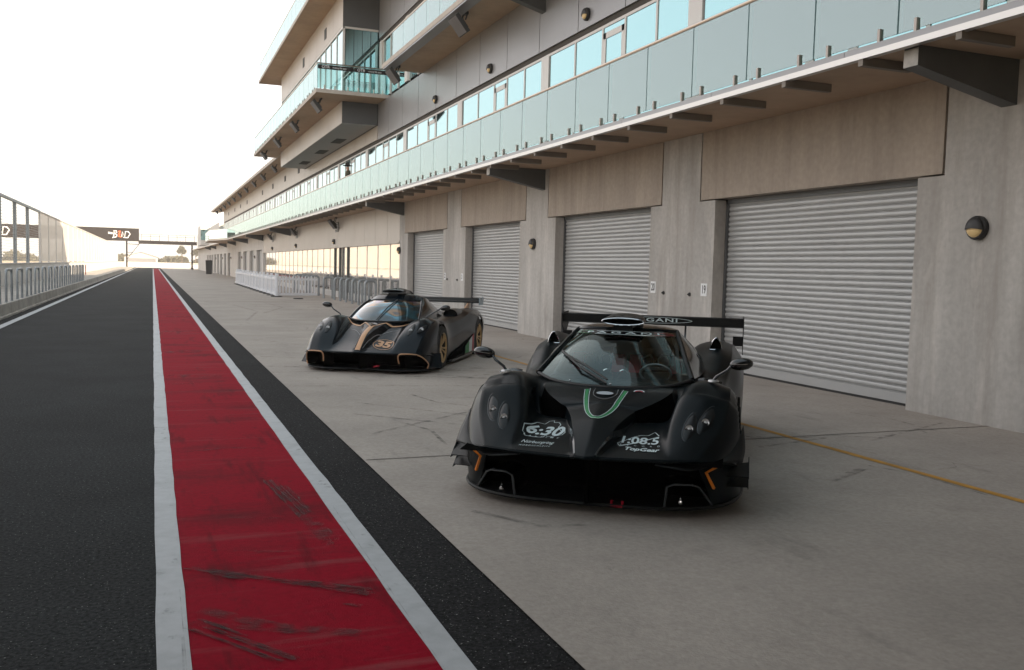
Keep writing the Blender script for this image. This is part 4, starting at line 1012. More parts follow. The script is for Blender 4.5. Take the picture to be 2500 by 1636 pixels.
    for i, (yy, kw, kh, zz) in enumerate(((0, 1, 1, 0), (.05, 1.06, 1.15, .004), (.25, .86, 1.25, .026), (.75, .58, .7, -.005), (1.2, .22, .1, -.09))):
        ring = []
        for j in range(25):
            a = math.pi * 2 * j / 24; ring.append((math.cos(a) * sw * kw, sy_ + yy, sz_ + zz + math.sin(a) * sh_ * kh))
        G_.append(ring)
    v = [p for r_ in G_ for p in r_]; f = [(i * 25 + j, i * 25 + j + 1, (i + 1) * 25 + j + 1, (i + 1) * 25 + j) for i in range(4) for j in range(24)]
    b.add(v, f); o = b.build('roof_scoop', paint, car, smooth=True, angle=70)
    b = MB(); b.add([(p[0] * .97, p[1] + .012, sz_ + (p[2] - sz_) * .92) for p in G_[0][:24]], [tuple(range(24))]); b.build('mouth', MT['inside'], o)
    b = MB(); b.tube([Vector(p) for p in G_[0][:24]], .0055, 6, closed=True); b.build('scoop_rim', MT['chrome'] if c['kind'] == 1 else MT['pipe_frame'], o, smooth=True)
    b = MB(); b.prism([(sy_ + .02, sz_ - sh_ - .05), (sy_ + .5, sz_ - .10), (sy_ + .5, sz_ - .005), (sy_ + .02, sz_)], 'x', -sw * .45, sw * .45); b.build('scoop_base', paint, o)
    return car, body, dict(top=top, project=project, strip=strip, filled=filled, onscreen=onscreen, S=S, bvh=bvh, scr=scr)

Z = lambda *p: list(p)
# ---------- front car
rows1 = [
 [(0,.150,.425),(.065,.168,.428),(.095,.190,.420),(.45,.245,.420),(.55,.270,.420),(.63,.295,.420),(.70,.325,.420),(.83,.45,.400),(.91,.60,.37),(.935,.70,.34)],
 [(0,.56,.588),(.152,.56,.560),(.168,.562,.480),(.43,.59,.490),(.52,.60,.575),(.65,.60,.588),(.835,.66,.575),(.935,.74,.50),(.96,.80,.41),(.96,.84,.32)],
 [(0,.84,.665),(.235,.83,.622),(.252,.84,.548),(.46,.93,.560),(.54,.85,.710),(.69,.84,.745),(.875,.86,.705),(.955,.9,.60),(.975,.93,.44),(.972,.96,.27)],
 [(0,.90,.682),(.30,.89,.650),(.325,.905,.47),(.48,.99,.50),(.555,.93,.742),(.70,.92,.775),(.885,.94,.733),(.960,.97,.63),(.978,1.0,.44),(.974,1.03,.26)],
 [(0,1.04,.71),(.415,1.03,.698),(.440,1.045,.52),(.52,1.08,.58),(.585,1.06,.782),(.71,1.05,.817),(.888,1.06,.775),(.965,1.09,.66),(.983,1.11,.45),(.978,1.13,.23)],
 [(0,1.20,.738),(.475,1.19,.738),(.505,1.205,.66),(.545,1.22,.70),(.595,1.18,.792),(.715,1.17,.830),(.885,1.18,.787),(.964,1.2,.67),(.984,1.22,.45),(.978,1.24,.22)],
 [(0,1.36,.745),(.44,1.37,.748),(.50,1.38,.745),(.55,1.40,.75),(.61,1.40,.775),(.72,1.38,.812),(.87,1.38,.762),(.955,1.40,.65),(.98,1.42,.45),(.975,1.44,.2)],
 [(0,1.75,.74),(.3,1.75,.74),(.4,1.75,.74),(.55,1.75,.75),(.655,1.75,.755),(.755,1.75,.73),(.83,1.75,.66),(.885,1.75,.52),(.91,1.75,.34),(.93,1.75,.14)],
 [(0,2.25,.74),(.3,2.25,.74),(.4,2.25,.74),(.55,2.25,.76),(.665,2.25,.765),(.765,2.25,.755),(.85,2.25,.70),(.91,2.25,.55),(.93,2.25,.34),(.95,2.25,.13)],
 [(0,2.75,.76),(.3,2.75,.76),(.4,2.75,.78),(.52,2.75,.81),(.62,2.75,.855),(.765,2.75,.915),(.885,2.75,.875),(.965,2.75,.70),(.975,2.75,.42),(.97,2.75,.14)],
 [(0,3.2,.86),(.3,3.2,.86),(.4,3.2,.86),(.50,3.2,.87),(.60,3.2,.925),(.755,3.2,.962),(.885,3.2,.925),(.98,3.2,.74),(.995,3.2,.45),(.985,3.2,.16)],
 [(0,3.75,.84),(.3,3.75,.84),(.4,3.75,.84),(.50,3.75,.85),(.58,3.75,.905),(.755,3.75,.945),(.90,3.75,.905),(.99,3.75,.74),(1.0,3.75,.45),(.985,3.75,.2)],
 [(0,4.3,.74),(.3,4.3,.74),(.4,4.3,.74),(.50,4.3,.75),(.58,4.3,.80),(.74,4.3,.84),(.89,4.3,.80),(.96,4.3,.66),(.97,4.3,.45),(.95,4.3,.3)],
 [(0,4.58,.66),(.3,4.58,.66),(.4,4.58,.66),(.50,4.58,.66),(.58,4.58,.70),(.72,4.58,.73),(.86,4.58,.70),(.92,4.58,.6),(.93,4.58,.45),(.92,4.58,.35)]]
cfg1 = dict(name='race_car', kind=1, th=35.2, O=(2.458, 5.036), label='matt black race car with white lap time decals and a green stripe, nearest the camera', paint=MT['carbon'], rows=rows1,
  arch=[(.83, 1.20, .335, .385), (.86, 3.85, .345, .395)], wr=.335, rim=MT['black_plastic'], floor=(.75,), glass=MT['screen1'], roofm=MT['black_gloss'],
  screen=[[(0,1.22,.742),(.22,1.255,.744),(.44,1.36,.756),(.60,1.53,.790)], [(0,1.52,.905),(.205,1.55,.903),(.40,1.66,.90),(.53,1.83,.912)], [(0,1.80,1.03),(.185,1.83,1.027),(.36,1.94,1.02),(.475,2.10,1.012)], [(0,2.05,1.128),(.16,2.08,1.125),(.31,2.18,1.117),(.42,2.36,1.100)]],
  dark=lambda i, j: 8 <= j < 20 and 25 <= i < 58,  # hood faces coloured black for the shade in the nostril openings
  roof=[[(0,2.45,1.158),(.16,2.45,1.154),(.31,2.48,1.140),(.415,2.6,1.108)], [(0,3.0,1.10),(.14,3.0,1.095),(.27,3.0,1.07),(.36,3.0,1.03)], [(0,3.7,.98),(.10,3.7,.975),(.18,3.7,.95),(.22,3.7,.92)]],
  side=[[(.60,1.53,.790),(.53,1.83,.912),(.42,2.36,1.100)], [(.658,2.05,.785),(.60,2.2,.93),(.425,2.5,1.106)], [(.665,2.5,.79),(.585,2.6,.93),(.405,2.72,1.09)], [(.60,3.0,.86),(.50,3.0,.94),(.36,3.0,1.03)], [(.40,3.7,.84),(.32,3.7,.88),(.22,3.7,.92)]],
  splitter=[(0,.33),(.40,.345),(.62,.40),(.80,.52),(.93,.72),(.985,1.0),(.99,1.3)], sz=.065, lights=[(.735,.665),(.634,.575)], mirror=(.935,1.19,.962), mirbase=(.765,1.13,.838),
  wiper=[[(-.02,.02,.02),(-.38,.18,.035),(-.80,.40,.02)], [(-.02,.05,.03),(-.3,.20,.035),(-.62,.33,.03)]], scoop=(.0,2.0,1.192,.175,.028))
car1, body1, k1 = make_car(cfg1)
car1.name = 'race_car'

# front car: intakes, canards, wing, livery
for s in (-1, 1):
    fr_ = [(s * .50, .385, .085), (s * .515, .36, .225), (s * .56, .355, .245), (s * .67, .40, .24), (s * .715, .45, .215), (s * .80, .53, .085)]
    b = MB(); b.tube(fr_, .009, 6); o = b.build('brake_duct', MT['pipe_frame'], car1, smooth=True)
    b = MB(); b.add([(p[0], p[1] + .01, p[2]) for p in fr_] + [(p[0] * .97, p[1] + .35, p[2] * .95) for p in fr_], [(i, i + 1, i + 7, i + 6) for i in range(5)] + [(6, 7, 8, 9, 10, 11)]); b.build('duct_inside', MT['inside'], o)
    # lower bumper corner between body and splitter
    g_ = surf([[(s * .69, .36, .40), (s * .80, .46, .385), (s * .90, .62, .36), (s * .955, .84, .33)], [(s * .72, .42, .31), (s * .82, .52, .30), (s * .92, .68, .28), (s * .965, .88, .27)], [(s * .76, .50, .20), (s * .85, .58, .19), (s * .94, .74, .18), (s * .975, .92, .18)], [(s * .80, .54, .085), (s * .90, .68, .085), (s * .965, .86, .085), (s * .985, 1.0, .085)]], 5, 4)
    o = surf_mb(g_, mirror=False).build('bumper_corner', MT['carbon'], car1); smooth(o, 60)
    # dive planes
    g_ = surf([[(s * .44, .24, .388), (s * .66, .27, .362), (s * .84, .42, .392), (s * .985, .60, .372)], [(s * .45, .30, .392), (s * .68, .33, .390), (s * .87, .52, .405), (s * 1.0, .76, .44)], [(s * .46, .33, .41), (s * .70, .38, .41), (s * .90, .64, .43), (s * .985, .95, .56)]], 5, 4)
    o = surf_mb(g_, mirror=False).build('dive_plane', MT['wing_black'], car1); smooth(o, 60); md = o.modifiers.new('t', 'SOLIDIFY'); md.thickness = .007
    for z_, y_ in ((.285, .60), (.205, .66)):
        b = MB(); b.add([(s * .88, y_ - .06, z_), (s * 1.03, y_ + .03, z_ - .015), (s * 1.03, y_ + .20, z_ + .05), (s * .93, y_ + .12, z_ + .05)], [(0, 1, 2, 3)])
        b.add([(s * 1.03, y_ + .02, z_ - .03), (s * 1.03, y_ + .21, z_ - .02), (s * 1.03, y_ + .20, z_ + .085)], [(0, 1, 2)]); o = b.build('dive_plane', MT['wing_black'], car1); md = o.modifiers.new('t', 'SOLIDIFY'); md.thickness = .006
    b = MB(); o = None
    b.tube([(s * .845, .49, .366), (s * .757, .42, .322), (s * .808, .50, .205)], .011, 4); b.build('amber_stripe', MT['amber'], car1)
    b = MB(); b.lathe([(.0, .012), (.012, .010), (.014, 0)], (s * .60, .40, .12), (0, -1, 0), 10); b.tube([(s * .585, .42, .09), (s * .60, .41, .15), (s * .615, .42, .09)], .004, 5); b.build('duct_fitting', MT['chrome'], car1)
    # side air ducts on the haunches
    G_ = []
    for i, (yy, kx, kz) in enumerate(((0, 1, 1), (.15, 1.05, 1.0), (.5, .9, .6), (.9, .5, .1))):
        ring = []
        for j in range(15):
            a = math.pi * j / 14; x_ = math.cos(a); z_ = math.sin(a) ** .8; ring.append((s * .742 + x_ * .055 * kx * (1 - .35 * z_), 2.85 + yy, .925 + z_ * .105 * kz))
        G_.append(ring)
    b = MB(); b.add([p for r_ in G_ for p in r_], [(i * 15 + j, i * 15 + j + 1, (i + 1) * 15 + j + 1, (i + 1) * 15 + j) for i in range(3) for j in range(14)]); o = b.build('air_duct', MT['carbon'], car1, smooth=True)
    b = MB(); b.add([(p[0], p[1] + .01, p[2]) for p in G_[0]], [tuple(range(15))]); b.build('mouth', MT['inside'], o)
    b = MB(); b.tube([Vector(p) for p in G_[0]], .0055, 6, closed=True); b.build('duct_rim', MT['chrome'], o, smooth=True)
    # vents on the fender top
    for dy in (0, .045): 
        b = MB(); b.add([tuple(k1['top'](s * x_, 1.14 + dy + .02 * abs(x_ - .74), .010)) for x_ in (.66, .70, .74, .78, .82)] + [tuple(k1['top'](s * x_, 1.165 + dy + .02 * abs(x_ - .74), .022)) for x_ in (.66, .70, .74, .78, .82)], [(i, i + 1, i + 6, i + 5) for i in range(4)]); o = b.build('fender_louvre', MT['black_gloss'], car1)
# rear wing
def wing(car, y, z, half, chord, m, endm, kind):
    b = MB(); prof = [(0, .0), (.02, .014), (.10, .026), (.20, .036), (chord, .060), (chord, .052), (.2, .014), (.10, -.004), (.02, -.010)]
    b.prism([(y + p_[0], z + p_[1]) for p_ in prof], 'x', -half, half); wg = b.build('rear_wing', m, car)
    b = MB(); b.prism([(y + chord - .0, z + .060), (y + chord + .08, z + .078), (y + chord + .08, z + .072), (y + chord - .0, z + .05)], 'x', -half, half); b.build('wing_flap', m, wg)
    for s in (-1, 1):
        b = MB()
        if kind == 1:
            b.prism([(y - .05, z + .09), (y + chord + .10, z + .10), (y + chord + .12, z - .04), (y + chord, z - .12), (y + chord - .02, z - .26), (y + .10, z - .30), (y + .06, z - .10), (y - .03, z - .04)], 'x', s * half, s * (half + .008))
            b.box(s * (half - .10), s * half, y + .02, y + .03, z - .20, z - .10)
        else:
            b.prism([(y - .04, z + .085), (y + chord + .10, z + .10), (y + chord + .10, z - .05), (y - .04, z - .05)], 'x', s * half, s * (half + .01)); 
        b.build('end_plate', endm, wg)
        b = MB(); b.prism([(y + .10, z + .01), (y + .22, z + .02), (y + .05, z - .28), (y - .15, z - .28)], 'x', s * .36 - .008, s * .36 + .008) if kind == 1 else b.prism([(y + .30, z + .04), (y + .10, z + .01), (y - .45, z - .16), (y - .05, z - .20)], 'x', s * .70 - .012, s * .70 + .012)
        b.build('wing_mount', MT['pipe_frame'] if kind == 1 else MT['goldpaint'], wg)
    return wg
wg1 = wing(car1, 4.28, 1.055, .955, .24, MT['wing_black'], MT['wing_black'], 1); wg1.location.x = .03
v, f = text_mesh('PAGANI', .088, 0, .0015, space=1.15, width=1.45); b = MB()
b.add([(p_[0], 4.288 + .0 , 1.10 + p_[1] * .62) for p_ in v], f); b.v = [(x_ + .03, 4.262, z_) for x_, y_, z_ in b.v]; b.build('wing_lettering', MT['decal'], wg1)
b = MB(); b.box(-.955, .955, 4.268, 4.275, 1.058, 1.138); b.build('wing_face', MT['wing_black'], wg1)
v, f = ribbon([(math.cos(a) * .40 * (1 if abs(math.cos(a)) < .98 else 1), 1.100 + math.sin(a) * .031 * abs(math.sin(a)) ** .25) for a in [2 * math.pi * k_ / 60 for k_ in range(60)]], .004, True); b = MB(); b.add([(p_[0] + .03, 4.262, p_[1]) for p_ in v], f); b.build('wing_outline', MT['decal'], wg1)
# green V stripe, nose badge, small round sticker
vpts = [(-.142, 1.13), (-.118, .93), (-.078, .735), (-.035, .635), (0, .61), (.035, .635), (.078, .735), (.118, .93), (.142, 1.13)]
k1['strip']('green_stripe', vpts, .024, MT['green'], dz=.005)
k1['strip']('stripe_edge', [(p_[0] * 1.12, p_[1] - .010) for p_ in vpts], .004, MT['decal'], dz=.006); k1['strip']('stripe_edge', [(p_[0] * .87, p_[1] + .018) for p_ in vpts], .004, MT['decal'], dz=.006)
v, f = ribbon([(math.cos(a) * .028, 1.04 + math.sin(a) * .014) for a in [2 * math.pi * k_ / 30 for k_ in range(30)]], .03, True)
b = MB(); N = 24; P0 = [k1['top'](math.cos(2 * math.pi * j / N) * .062, 1.045 + math.sin(2 * math.pi * j / N) * .036, .010) for j in range(N)]; b.add([tuple(p) for p in P0], [tuple(range(N))]); b.build('nose_badge', MT['badge'], body1)
k1['strip']('badge_surround', [(-.085, 1.15), (-.085, 1.05), (-.06, .98), (0, .93), (.06, .98), (.085, 1.05), (.085, 1.15)], .005, MT['cladding'], dz=.006)
k1['strip']('round_sticker', [(.20, 1.13), (.212, 1.155), (.238, 1.167), (.264, 1.155), (.276, 1.13)], .010, MT['decal']); k1['strip']('round_sticker', [(.210, 1.122), (.222, 1.138), (.238, 1.146), (.254, 1.138), (.266, 1.122)], .012, MT['redpaint'], dz=.006)
# nostril openings: their inner shade is painted black on the body
for s in (-1, 1):
    k1['strip']('nostril_edge', [(s * .285, .85), (s * .37, .885), (s * .46, .935)], .006, MT['pipe_frame'], dz=.006)
    k1['strip']('ridge_edge', [(s * .066, .18), (s * .105, .36), (s * .155, .54), (s * .235, .80)], .008, MT['pipe_frame'], dz=.006)
# lap time decals
def decal(kit, cx, cy, ang, drawings, m):
    ca, sa = math.cos(ang), math.sin(ang); V_ = []; F_ = []
    for v, f in drawings:
        o_ = len(V_); V_ += [(cx + p_[0] * ca - p_[1] * sa, cy + p_[0] * sa + p_[1] * ca) for p_ in v]; F_ += [tuple(i + o_ for i in q) for q in f]
    return kit['project']('lap_decal', V_, F_, m, dz=.006)
def tm_(txt, size, shear, off, x, y, sp=1, wd=1, ky=1):
    v, f = text_mesh(txt, size, shear, off, sp, wd); return [(p_[0] + x, p_[1] * ky + y) for p_ in v], f
trk = [(-.125, -.05), (-.13, .0), (-.10, .055), (-.085, .085), (-.075, .105), (-.02, .10), (.0, .135), (.03, .14), (.035, .12), (.07, .115), (.085, .09), (.075, .065), (.10, .03), (.125, .035), (.132, .01), (.12, -.02), (.095, -.03), (.06, -.045), (.03, -.045), (.025, -.02), (.012, -.06), (-.04, -.065), (-.10, -.07), (-.11, -.055)]
def item(txt, cx, cy, wd, ht, shear=0, off=0, sp=1):
    v, f = text_mesh(txt, .1, shear, off, sp); x0, x1 = min(p[0] for p in v), max(p[0] for p in v); y0, y1 = min(p[1] for p in v), max(p[1] for p in v)
    return [(cx + (p[0] - (x0 + x1) / 2) * wd / (x1 - x0), cy + (p[1] - (y0 + y1) / 2) * ht / (y1 - y0)) for p in v], f
D = [item('6:30', -.342, .605, .262, .165, .25, .003), item('LAPTIME', -.35, .487, .25, .022, .25, .0005, 2.6), item('Nürburgring', -.350, .378, .222, .062, .3, .0006), item('NORDSCHLEIFE', -.358, .318, .212, .020, .3, .0008, 1.5), ribbon([(-.350 + p_[0] * 1.10, .575 + p_[1] * 1.5) for p_ in trk], .0055, True)]
decal(k1, 0, 0, 0, D, MT['decal'])
D = [item('1:08.5', .318, .540, .245, .125, 0, .0025), item('RECORD', .322, .445, .262, .022, 0, .0005, 4.2), item('TopGear', .345, .372, .225, .078, .2, .003),
     ribbon([(.185, .43), (.172, .47), (.20, .50), (.27, .60), (.31, .635), (.36, .64), (.40, .70), (.435, .625)], .005), ribbon([(.190, .415), (.30, .50), (.435, .61)], .012)]
decal(k1, 0, 0, 0, D, MT['decal'])
# banner on the windscreen
def on_scr(kit, scr, items, v0, hscale, m, name):
    b = MB()
    for v, f in items: b.add([kit['onscreen'](p_[0] / .42, v0 + p_[1] * hscale, .008) for p_ in v], f)
    return b.build(name, m, scr)
b = MB(); vs = []
NN = 20
for j in range(-NN, NN): 
    for vv in (.86, .90, .94, .98): vs.append((j / NN, vv))
Vb = []; Fb = []
for j in range(-NN, NN + 1):
    for q_ in range(4): Vb.append(k1['onscreen'](j / NN * .995, .855 + .045 * q_, .004))
for j in range(2 * NN):
    for q_ in range(3): Fb.append((j * 4 + q_, j * 4 + q_ + 1, j * 4 + q_ + 5, j * 4 + q_ + 4))
b.add(Vb, Fb); b.build('sun_strip', MT['black_gloss'], k1['scr'])
on_scr(k1, k1['scr'], [tm_('PAGANI', .055, 0, .0008, .0, 0, 1.5, 1.9, 1)], .885, 1.15, MT['decal'], 'banner_lettering')
def ell(a0, a1): return ribbon([(math.cos(a) * .37, math.sin(a) * .036) for a in [a0 + (a1 - a0) * k_ / 20 for k_ in range(21)]], .006)
on_scr(k1, k1['scr'], [ell(R(125), R(235))], .885, 1.15, MT['green'], 'banner_outline'); on_scr(k1, k1['scr'], [ell(R(60), R(120)), ell(R(240), R(300))], .885, 1.15, MT['decal'], 'banner_outline'); on_scr(k1, k1['scr'], [ell(R(-55), R(55))], .885, 1.15, MT['redpaint'], 'banner_outline')
# cabin: floor, dash, seats, wheel, hoops
b = MB(); b.box(-.5, .5, 1.45, 1.75, .60, .74); b.prism([(1.40, .70), (1.62, .70), (1.60, .775), (1.45, .765)], 'x', -.50, .50); b.build('dashboard', MT['cabin'], car1)
b = MB(); b.box(-.55, .55, 1.4, 3.0, .35, .40); b.box(-.42, .42, 2.85, 2.9, .4, 1.02); b.build('cabin_shell', MT['inside'], car1)
for s in (-1, 1):
    b = MB(); b.prism([(2.35, .45), (2.52, .45), (2.62, .93), (2.50, .94), (2.42, .72)], 'x', s * .25 - .12, s * .25 + .12); st = b.build('seat', MT['cabin'], car1)
    for t_ in (-1, 1):
        b = MB(); b.prism([(2.10, .45), (2.50, .45), (2.58, .86), (2.42, .885), (2.28, .70)], 'x', s * .25 + t_ * .175 - .05, s * .25 + t_ * .175 + .05); b.build('seat_bolster', MT['seat_red'], st)
        b = MB(); x_ = s * .25 + t_ * .07; b.tube([(x_ - .045, 2.38, .80), (x_ - .05, 2.38, .86), (x_ - t_ * .02, 2.38, .895), (x_ + .025, 2.38, .895), (x_ + .048, 2.38, .86), (x_ + .045, 2.38, .81)], .009, 6); b.build('harness_guide', MT['guide'], st)
for x_ in (-.065, .065):
    b = MB(); b.tube([(x_ + .045 * math.cos(a), 1.60, .775 + .06 * math.sin(a)) for a in [math.pi * k_ / 10 for k_ in range(11)]], .006, 6); b.build('gauge_hood', MT['chrome'], car1)
b = MB(); b.box(.22, .40, 1.62, 1.64, .845, .865); b.tube([(.31 + .12 * math.cos(a), 1.66 + .02 * math.sin(a), .81 + .07 * math.sin(a)) for a in [2 * math.pi * k_ / 20 for k_ in range(20)]], .012, 6, closed=True); b.box(.22, .40, 1.65, 1.67, .76, .82); b.build('steering_wheel', MT['cladding'], car1)
b = MB()
for s in (-1, 1): b.tube([(s * .50, 1.6, .75), (s * .44, 2.1, .98), (s * .38, 2.5, 1.05)], .016, 8)
b.build('roll_cage', MT['cladding'], car1)
b = MB(); b.tube([(.16, .37, .10), (.16, .335, .075), (.23, .335, .075), (.23, .37, .10)], .010, 6); b.build('tow_hook', MT['redpaint'], car1)
for u, v_ in ((-.45, .0), (.02, -.02)):
    p_ = k1['onscreen'](u, .01, .02); b = MB(); b.ball(p_, (.008, .008, .008), 5); b.build('washer_jet', MT['chrome'], car1)

# ---------- rear car
rows2 = [
 [(0,-.16,.352),(.045,-.155,.352),(.085,-.14,.345),(.42,-.03,.335),(.53,.0,.335),(.68,.04,.335),(.83,.10,.332),(.92,.22,.32),(.955,.40,.30),(.96,.50,.28)],
 [(0,.16,.575),(.06,.17,.565),(.12,.20,.455),(.40,.30,.47),(.51,.32,.555),(.69,.34,.60),(.865,.38,.57),(.95,.46,.48),(.97,.55,.38),(.97,.6,.28)],
 [(0,.54,.690),(.13,.55,.682),(.20,.58,.60),(.42,.66,.62),(.545,.68,.72),(.72,.72,.775),(.885,.76,.73),(.96,.80,.62),(.98,.85,.44),(.98,.88,.24)],
 [(0,.82,.740),(.2,.84,.74),(.3,.88,.70),(.46,.98,.71),(.59,1.04,.79),(.745,1.06,.812),(.89,1.08,.765),(.965,1.1,.65),(.985,1.12,.45),(.98,1.14,.22)],
 [(0,1.3,.74),(.3,1.3,.74),(.42,1.3,.74),(.54,1.35,.74),(.62,1.4,.765),(.75,1.42,.775),(.87,1.44,.71),(.935,1.45,.58),(.955,1.46,.40),(.955,1.46,.18)],
 [(0,1.9,.74),(.3,1.9,.74),(.4,1.9,.74),(.54,1.9,.745),(.63,1.9,.755),(.76,1.9,.74),(.87,1.9,.67),(.925,1.9,.52),(.93,1.9,.32),(.93,1.9,.13)],
 [(0,2.4,.74),(.3,2.4,.74),(.4,2.4,.74),(.52,2.4,.75),(.61,2.4,.765),(.78,2.4,.765),(.91,2.4,.70),(.965,2.4,.55),(.95,2.4,.34),(.94,2.4,.14)],
 [(0,2.9,.77),(.3,2.9,.77),(.4,2.9,.77),(.50,2.9,.775),(.60,2.9,.79),(.77,2.9,.80),(.93,2.9,.75),(.99,2.9,.62),(.985,2.9,.40),(.96,2.9,.15)],
 [(0,3.4,.80),(.3,3.4,.80),(.4,3.4,.80),(.50,3.4,.81),(.60,3.4,.835),(.77,3.4,.855),(.93,3.4,.82),(1.005,3.4,.70),(1.01,3.4,.45),(.99,3.4,.2)],
 [(0,3.9,.78),(.3,3.9,.78),(.4,3.9,.78),(.50,3.9,.79),(.60,3.9,.83),(.77,3.9,.86),(.93,3.9,.83),(1.01,3.9,.70),(1.015,3.9,.45),(.99,3.9,.2)],
 [(0,4.3,.72),(.3,4.3,.72),(.4,4.3,.72),(.50,4.3,.73),(.60,4.3,.77),(.76,4.3,.80),(.91,4.3,.77),(.98,4.3,.65),(.98,4.3,.45),(.95,4.3,.3)],
 [(0,4.58,.64),(.3,4.58,.64),(.4,4.58,.64),(.50,4.58,.64),(.60,4.58,.67),(.74,4.58,.69),(.88,4.58,.66),(.94,4.58,.58),(.94,4.58,.45),(.92,4.58,.35)]]
cfg2 = dict(name='race_car', kind=2, th=31, O=(2.842, 13.303), label='dark blue black race car with gold stripe, gold wheels and number 35, parked behind', paint=MT['blueblack'], rows=rows2,
  arch=[(.845, 1.15, .335, .385), (.87, 3.82, .345, .395)], wr=.34, rim=MT['gold'], floor=(.6,), glass=ir, roofm=MT['blueblack'],
  screen=[[(0,.80,.745),(.2,.83,.745),(.40,.94,.75),(.57,1.16,.765)], [(0,1.05,.88),(.19,1.08,.88),(.375,1.19,.88),(.53,1.40,.885)], [(0,1.27,.985),(.175,1.30,.985),(.345,1.41,.98),(.485,1.60,.975)], [(0,1.47,1.058),(.16,1.50,1.057),(.31,1.60,1.05),(.435,1.78,1.038)]],
  roof=[[(0,1.75,1.150),(.16,1.76,1.146),(.31,1.83,1.130),(.445,1.98,1.085)], [(0,2.1,1.15),(.16,2.1,1.143),(.30,2.1,1.12),(.42,2.2,1.06)], [(0,2.5,1.10),(.15,2.5,1.09),(.28,2.5,1.06),(.38,2.5,1.0)], [(0,3.3,.90),(.10,3.3,.89),(.2,3.3,.87),(.26,3.3,.84)]],
  side=[[(.57,1.16,.765),(.53,1.40,.885),(.435,1.78,1.038)], [(.635,1.7,.77),(.585,1.8,.91),(.45,1.95,1.085)], [(.635,2.2,.77),(.565,2.25,.90),(.42,2.25,1.055)], [(.58,2.6,.78),(.50,2.65,.87),(.36,2.7,.96)], [(.45,3.2,.80),(.38,3.25,.83),(.26,3.3,.84)]], sidecut=.6,
  splitter=[(0,.10),(.22,.10),(.30,.06),(.52,.02),(.62,.06),(.85,.18),(.95,.40),(.985,.75),(.99,.95)], sz=.06, lights=[(.80,.50),(.655,.42)], mirror=(.96,1.22,.965), mirbase=(.70,1.10,.80),
  wiper=[[(-.02,.02,.02),(.12,.5,.03),(.26,.92,.02)]], scoop=(0,1.60,1.192,.175,.024), spledge=MT['pipe_frame'])
car2, body2, k2 = make_car(cfg2)
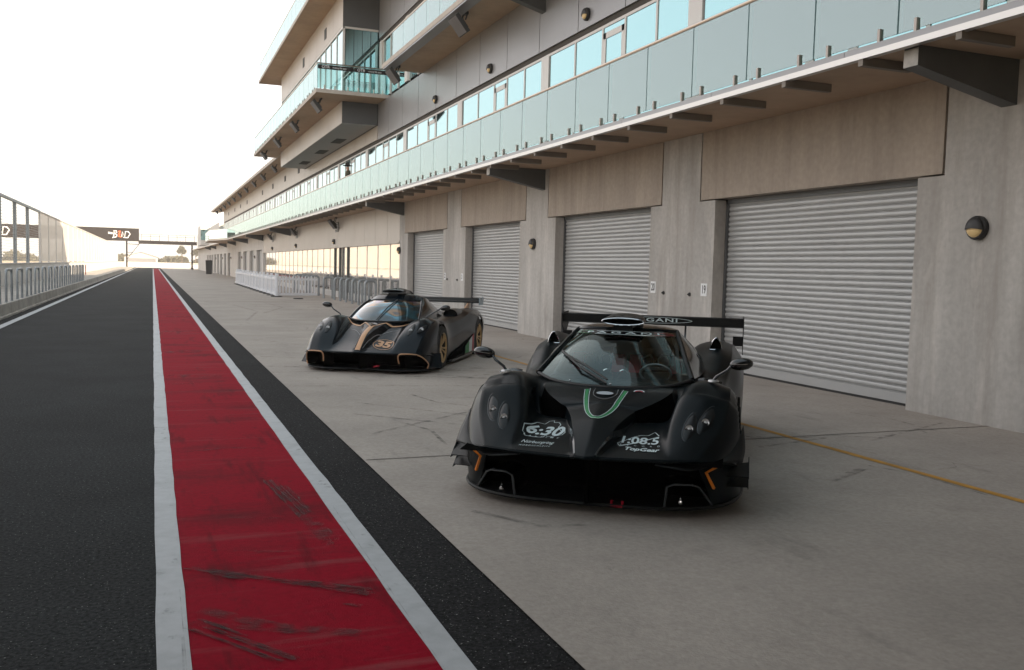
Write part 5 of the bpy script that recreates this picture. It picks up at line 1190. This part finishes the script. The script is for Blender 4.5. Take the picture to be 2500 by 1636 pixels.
for s in (-1, 1):
    fr_ = [(s * .60, .08, .09), (s * .575, .02, .25), (s * .60, .0, .315), (s * .68, .01, .325), (s * .82, .08, .315), (s * .90, .18, .27), (s * .955, .32, .17), (s * .945, .32, .09)]
    q = cr(fr_, 4); b = MB(); b.tube([tuple(p) for p in q[2:]], .010, 6); o = b.build('intake_frame', MT['goldpaint'], car2, smooth=True)
    b = MB(); n_ = len(fr_); b.add([(p[0], p[1] + .012, p[2]) for p in fr_] + [(p[0] * .96, p[1] + .35, p[2] * .95) for p in fr_], [(i, i + 1, i + n_ + 1, i + n_) for i in range(n_ - 1)] + [tuple(range(n_, 2 * n_))]); b.build('duct_inside', MT['inside'], o)
    g_ = surf([[(s * .84, .12, .325), (s * .90, .2, .315), (s * .945, .36, .30), (s * .965, .52, .285)], [(s * .93, .25, .22), (s * .95, .33, .21), (s * .97, .45, .2), (s * .975, .60, .2)], [(s * .965, .36, .08), (s * .975, .42, .08), (s * .98, .55, .08), (s * .985, .72, .08)]], 4, 4)
    o = surf_mb(g_, mirror=False).build('bumper_corner', MT['blueblack'], car2); smooth(o, 60)
    b = MB(); b.add([(s * .97, .42, .10), (s * 1.12, .52, .10), (s * 1.06, .66, .30), (s * .97, .60, .30)], [(0, 1, 2, 3)]); o = b.build('dive_plane', MT['blueblack'], car2); md = o.modifiers.new('t', 'SOLIDIFY'); md.thickness = .008
    # rear haunch scoop
    G_ = []
    for i, (yy, kx, kz) in enumerate(((0, 1, 1), (.2, 1.05, 1.1), (.6, 1.0, .9), (1.1, .6, .2))):
        G_.append([(s * .70 + math.cos(math.pi * j / 12) * .13 * kx, 2.75 + yy, .775 + math.sin(math.pi * j / 12) * .105 * kz) for j in range(13)])
    b = MB(); b.add([p for r_ in G_ for p in r_], [(i * 13 + j, i * 13 + j + 1, (i + 1) * 13 + j + 1, (i + 1) * 13 + j) for i in range(3) for j in range(12)]); o = b.build('air_duct', MT['blueblack'], car2, smooth=True)
    b = MB(); b.add([(p[0], p[1] + .02, p[2]) for p in G_[0]], [tuple(range(13))]); b.build('mouth', MT['inside'], o)
    # flag panel behind the door
    for (y0_, y1_), m_ in (((2.62, 2.92), MT['green']), ((2.92, 3.17), MT['decal']), ((3.17, 3.32), MT['redpaint'])):
        b = MB(); tz = lambda y_: .25 + (y_ - 2.62) * .26; b.quad((s * 1.012, y0_, .125), (s * 1.012, y1_, .125), (s * 1.015, y1_, tz(y1_)), (s * 1.015, y0_, tz(y0_))); b.build('flag_panel', m_, car2)
    b = MB(); b.prism([(2.58, .10), (3.4, .10), (3.4, .45), (2.60, .25)], 'x', s * .98, s * 1.008); b.build('side_blade', MT['blueblack'], car2)
    b = MB(); b.prism([(1.62, .12), (2.86, .12), (2.86, .30), (2.3, .24)], 'x', s * .945, s * .965); b.build('side_opening', MT['inside'], car2)
wg2 = wing(car2, 4.15, .955, .93, .26, MT['wing_black'], MT['endblue'], 2)
b = MB(); b.prism([(1.70, 1.12), (2.3, 1.13), (2.2, 1.20), (1.95, 1.245), (1.80, 1.25), (1.72, 1.22)], 'x', -.008, .008); b.build('roof_fin', MT['blueblack'], car2)
gs = [(-.012, -.13), (-.012, .10), (-.010, .30), (-.006, .48)]
k2['strip']('gold_stripe', [(0, -.13), (0, .1), (0, .3), (0, .50)], .075, MT['goldpaint'])
for s in (-1, 1): k2['strip']('gold_stripe', [(0, .46), (s * .04, .54), (s * .10, .63), (s * .16, .71)], .028, MT['goldpaint']); k2['strip']('gold_stripe', [(s * .16, .715), (s * .3, .78), (s * .44, .90), (s * .55, 1.02)], .035, MT['goldpaint'])
for s in (-1, 1): k2['strip']('ridge_edge', [(s * .06, -.08), (s * .085, .15), (s * .15, .42), (s * .28, .60), (s * .38, .66)], .006, MT['cladding'], dz=.006)
v, f = text_mesh('35', .20, 0, .010, width=1.15); D = [([(p_[0], p_[1] * 1.25) for p_ in v], f), ribbon([(math.cos(a) * .155, math.sin(a) * .155) for a in [2 * math.pi * j / 40 for j in range(40)]], .010, True)]
ca = [(.30 + p_[0], .19 + p_[1]) for p_ in D[0][0]]; k2['project']('race_number', ca, D[0][1], MT['goldpaint'], dz=.006); cb = [(.30 + p_[0], .19 + p_[1]) for p_ in D[1][0]]; k2['project']('number_ring', cb, D[1][1], MT['goldpaint'], dz=.006)
b = MB(); b.tube([(.22, -.02, .12), (.24, -.06, .13), (.28, -.06, .14), (.30, -.02, .14)], .012, 6); b.build('tow_hook', MT['redpaint'], car2)
b = MB(); N = 20; b.add([tuple(k2['top'](math.cos(2 * math.pi * j / N) * .075, .60 + math.sin(2 * math.pi * j / N) * .06, .008)) for j in range(N)], [tuple(range(N))]); b.build('nose_badge', MT['black_gloss'], body2)
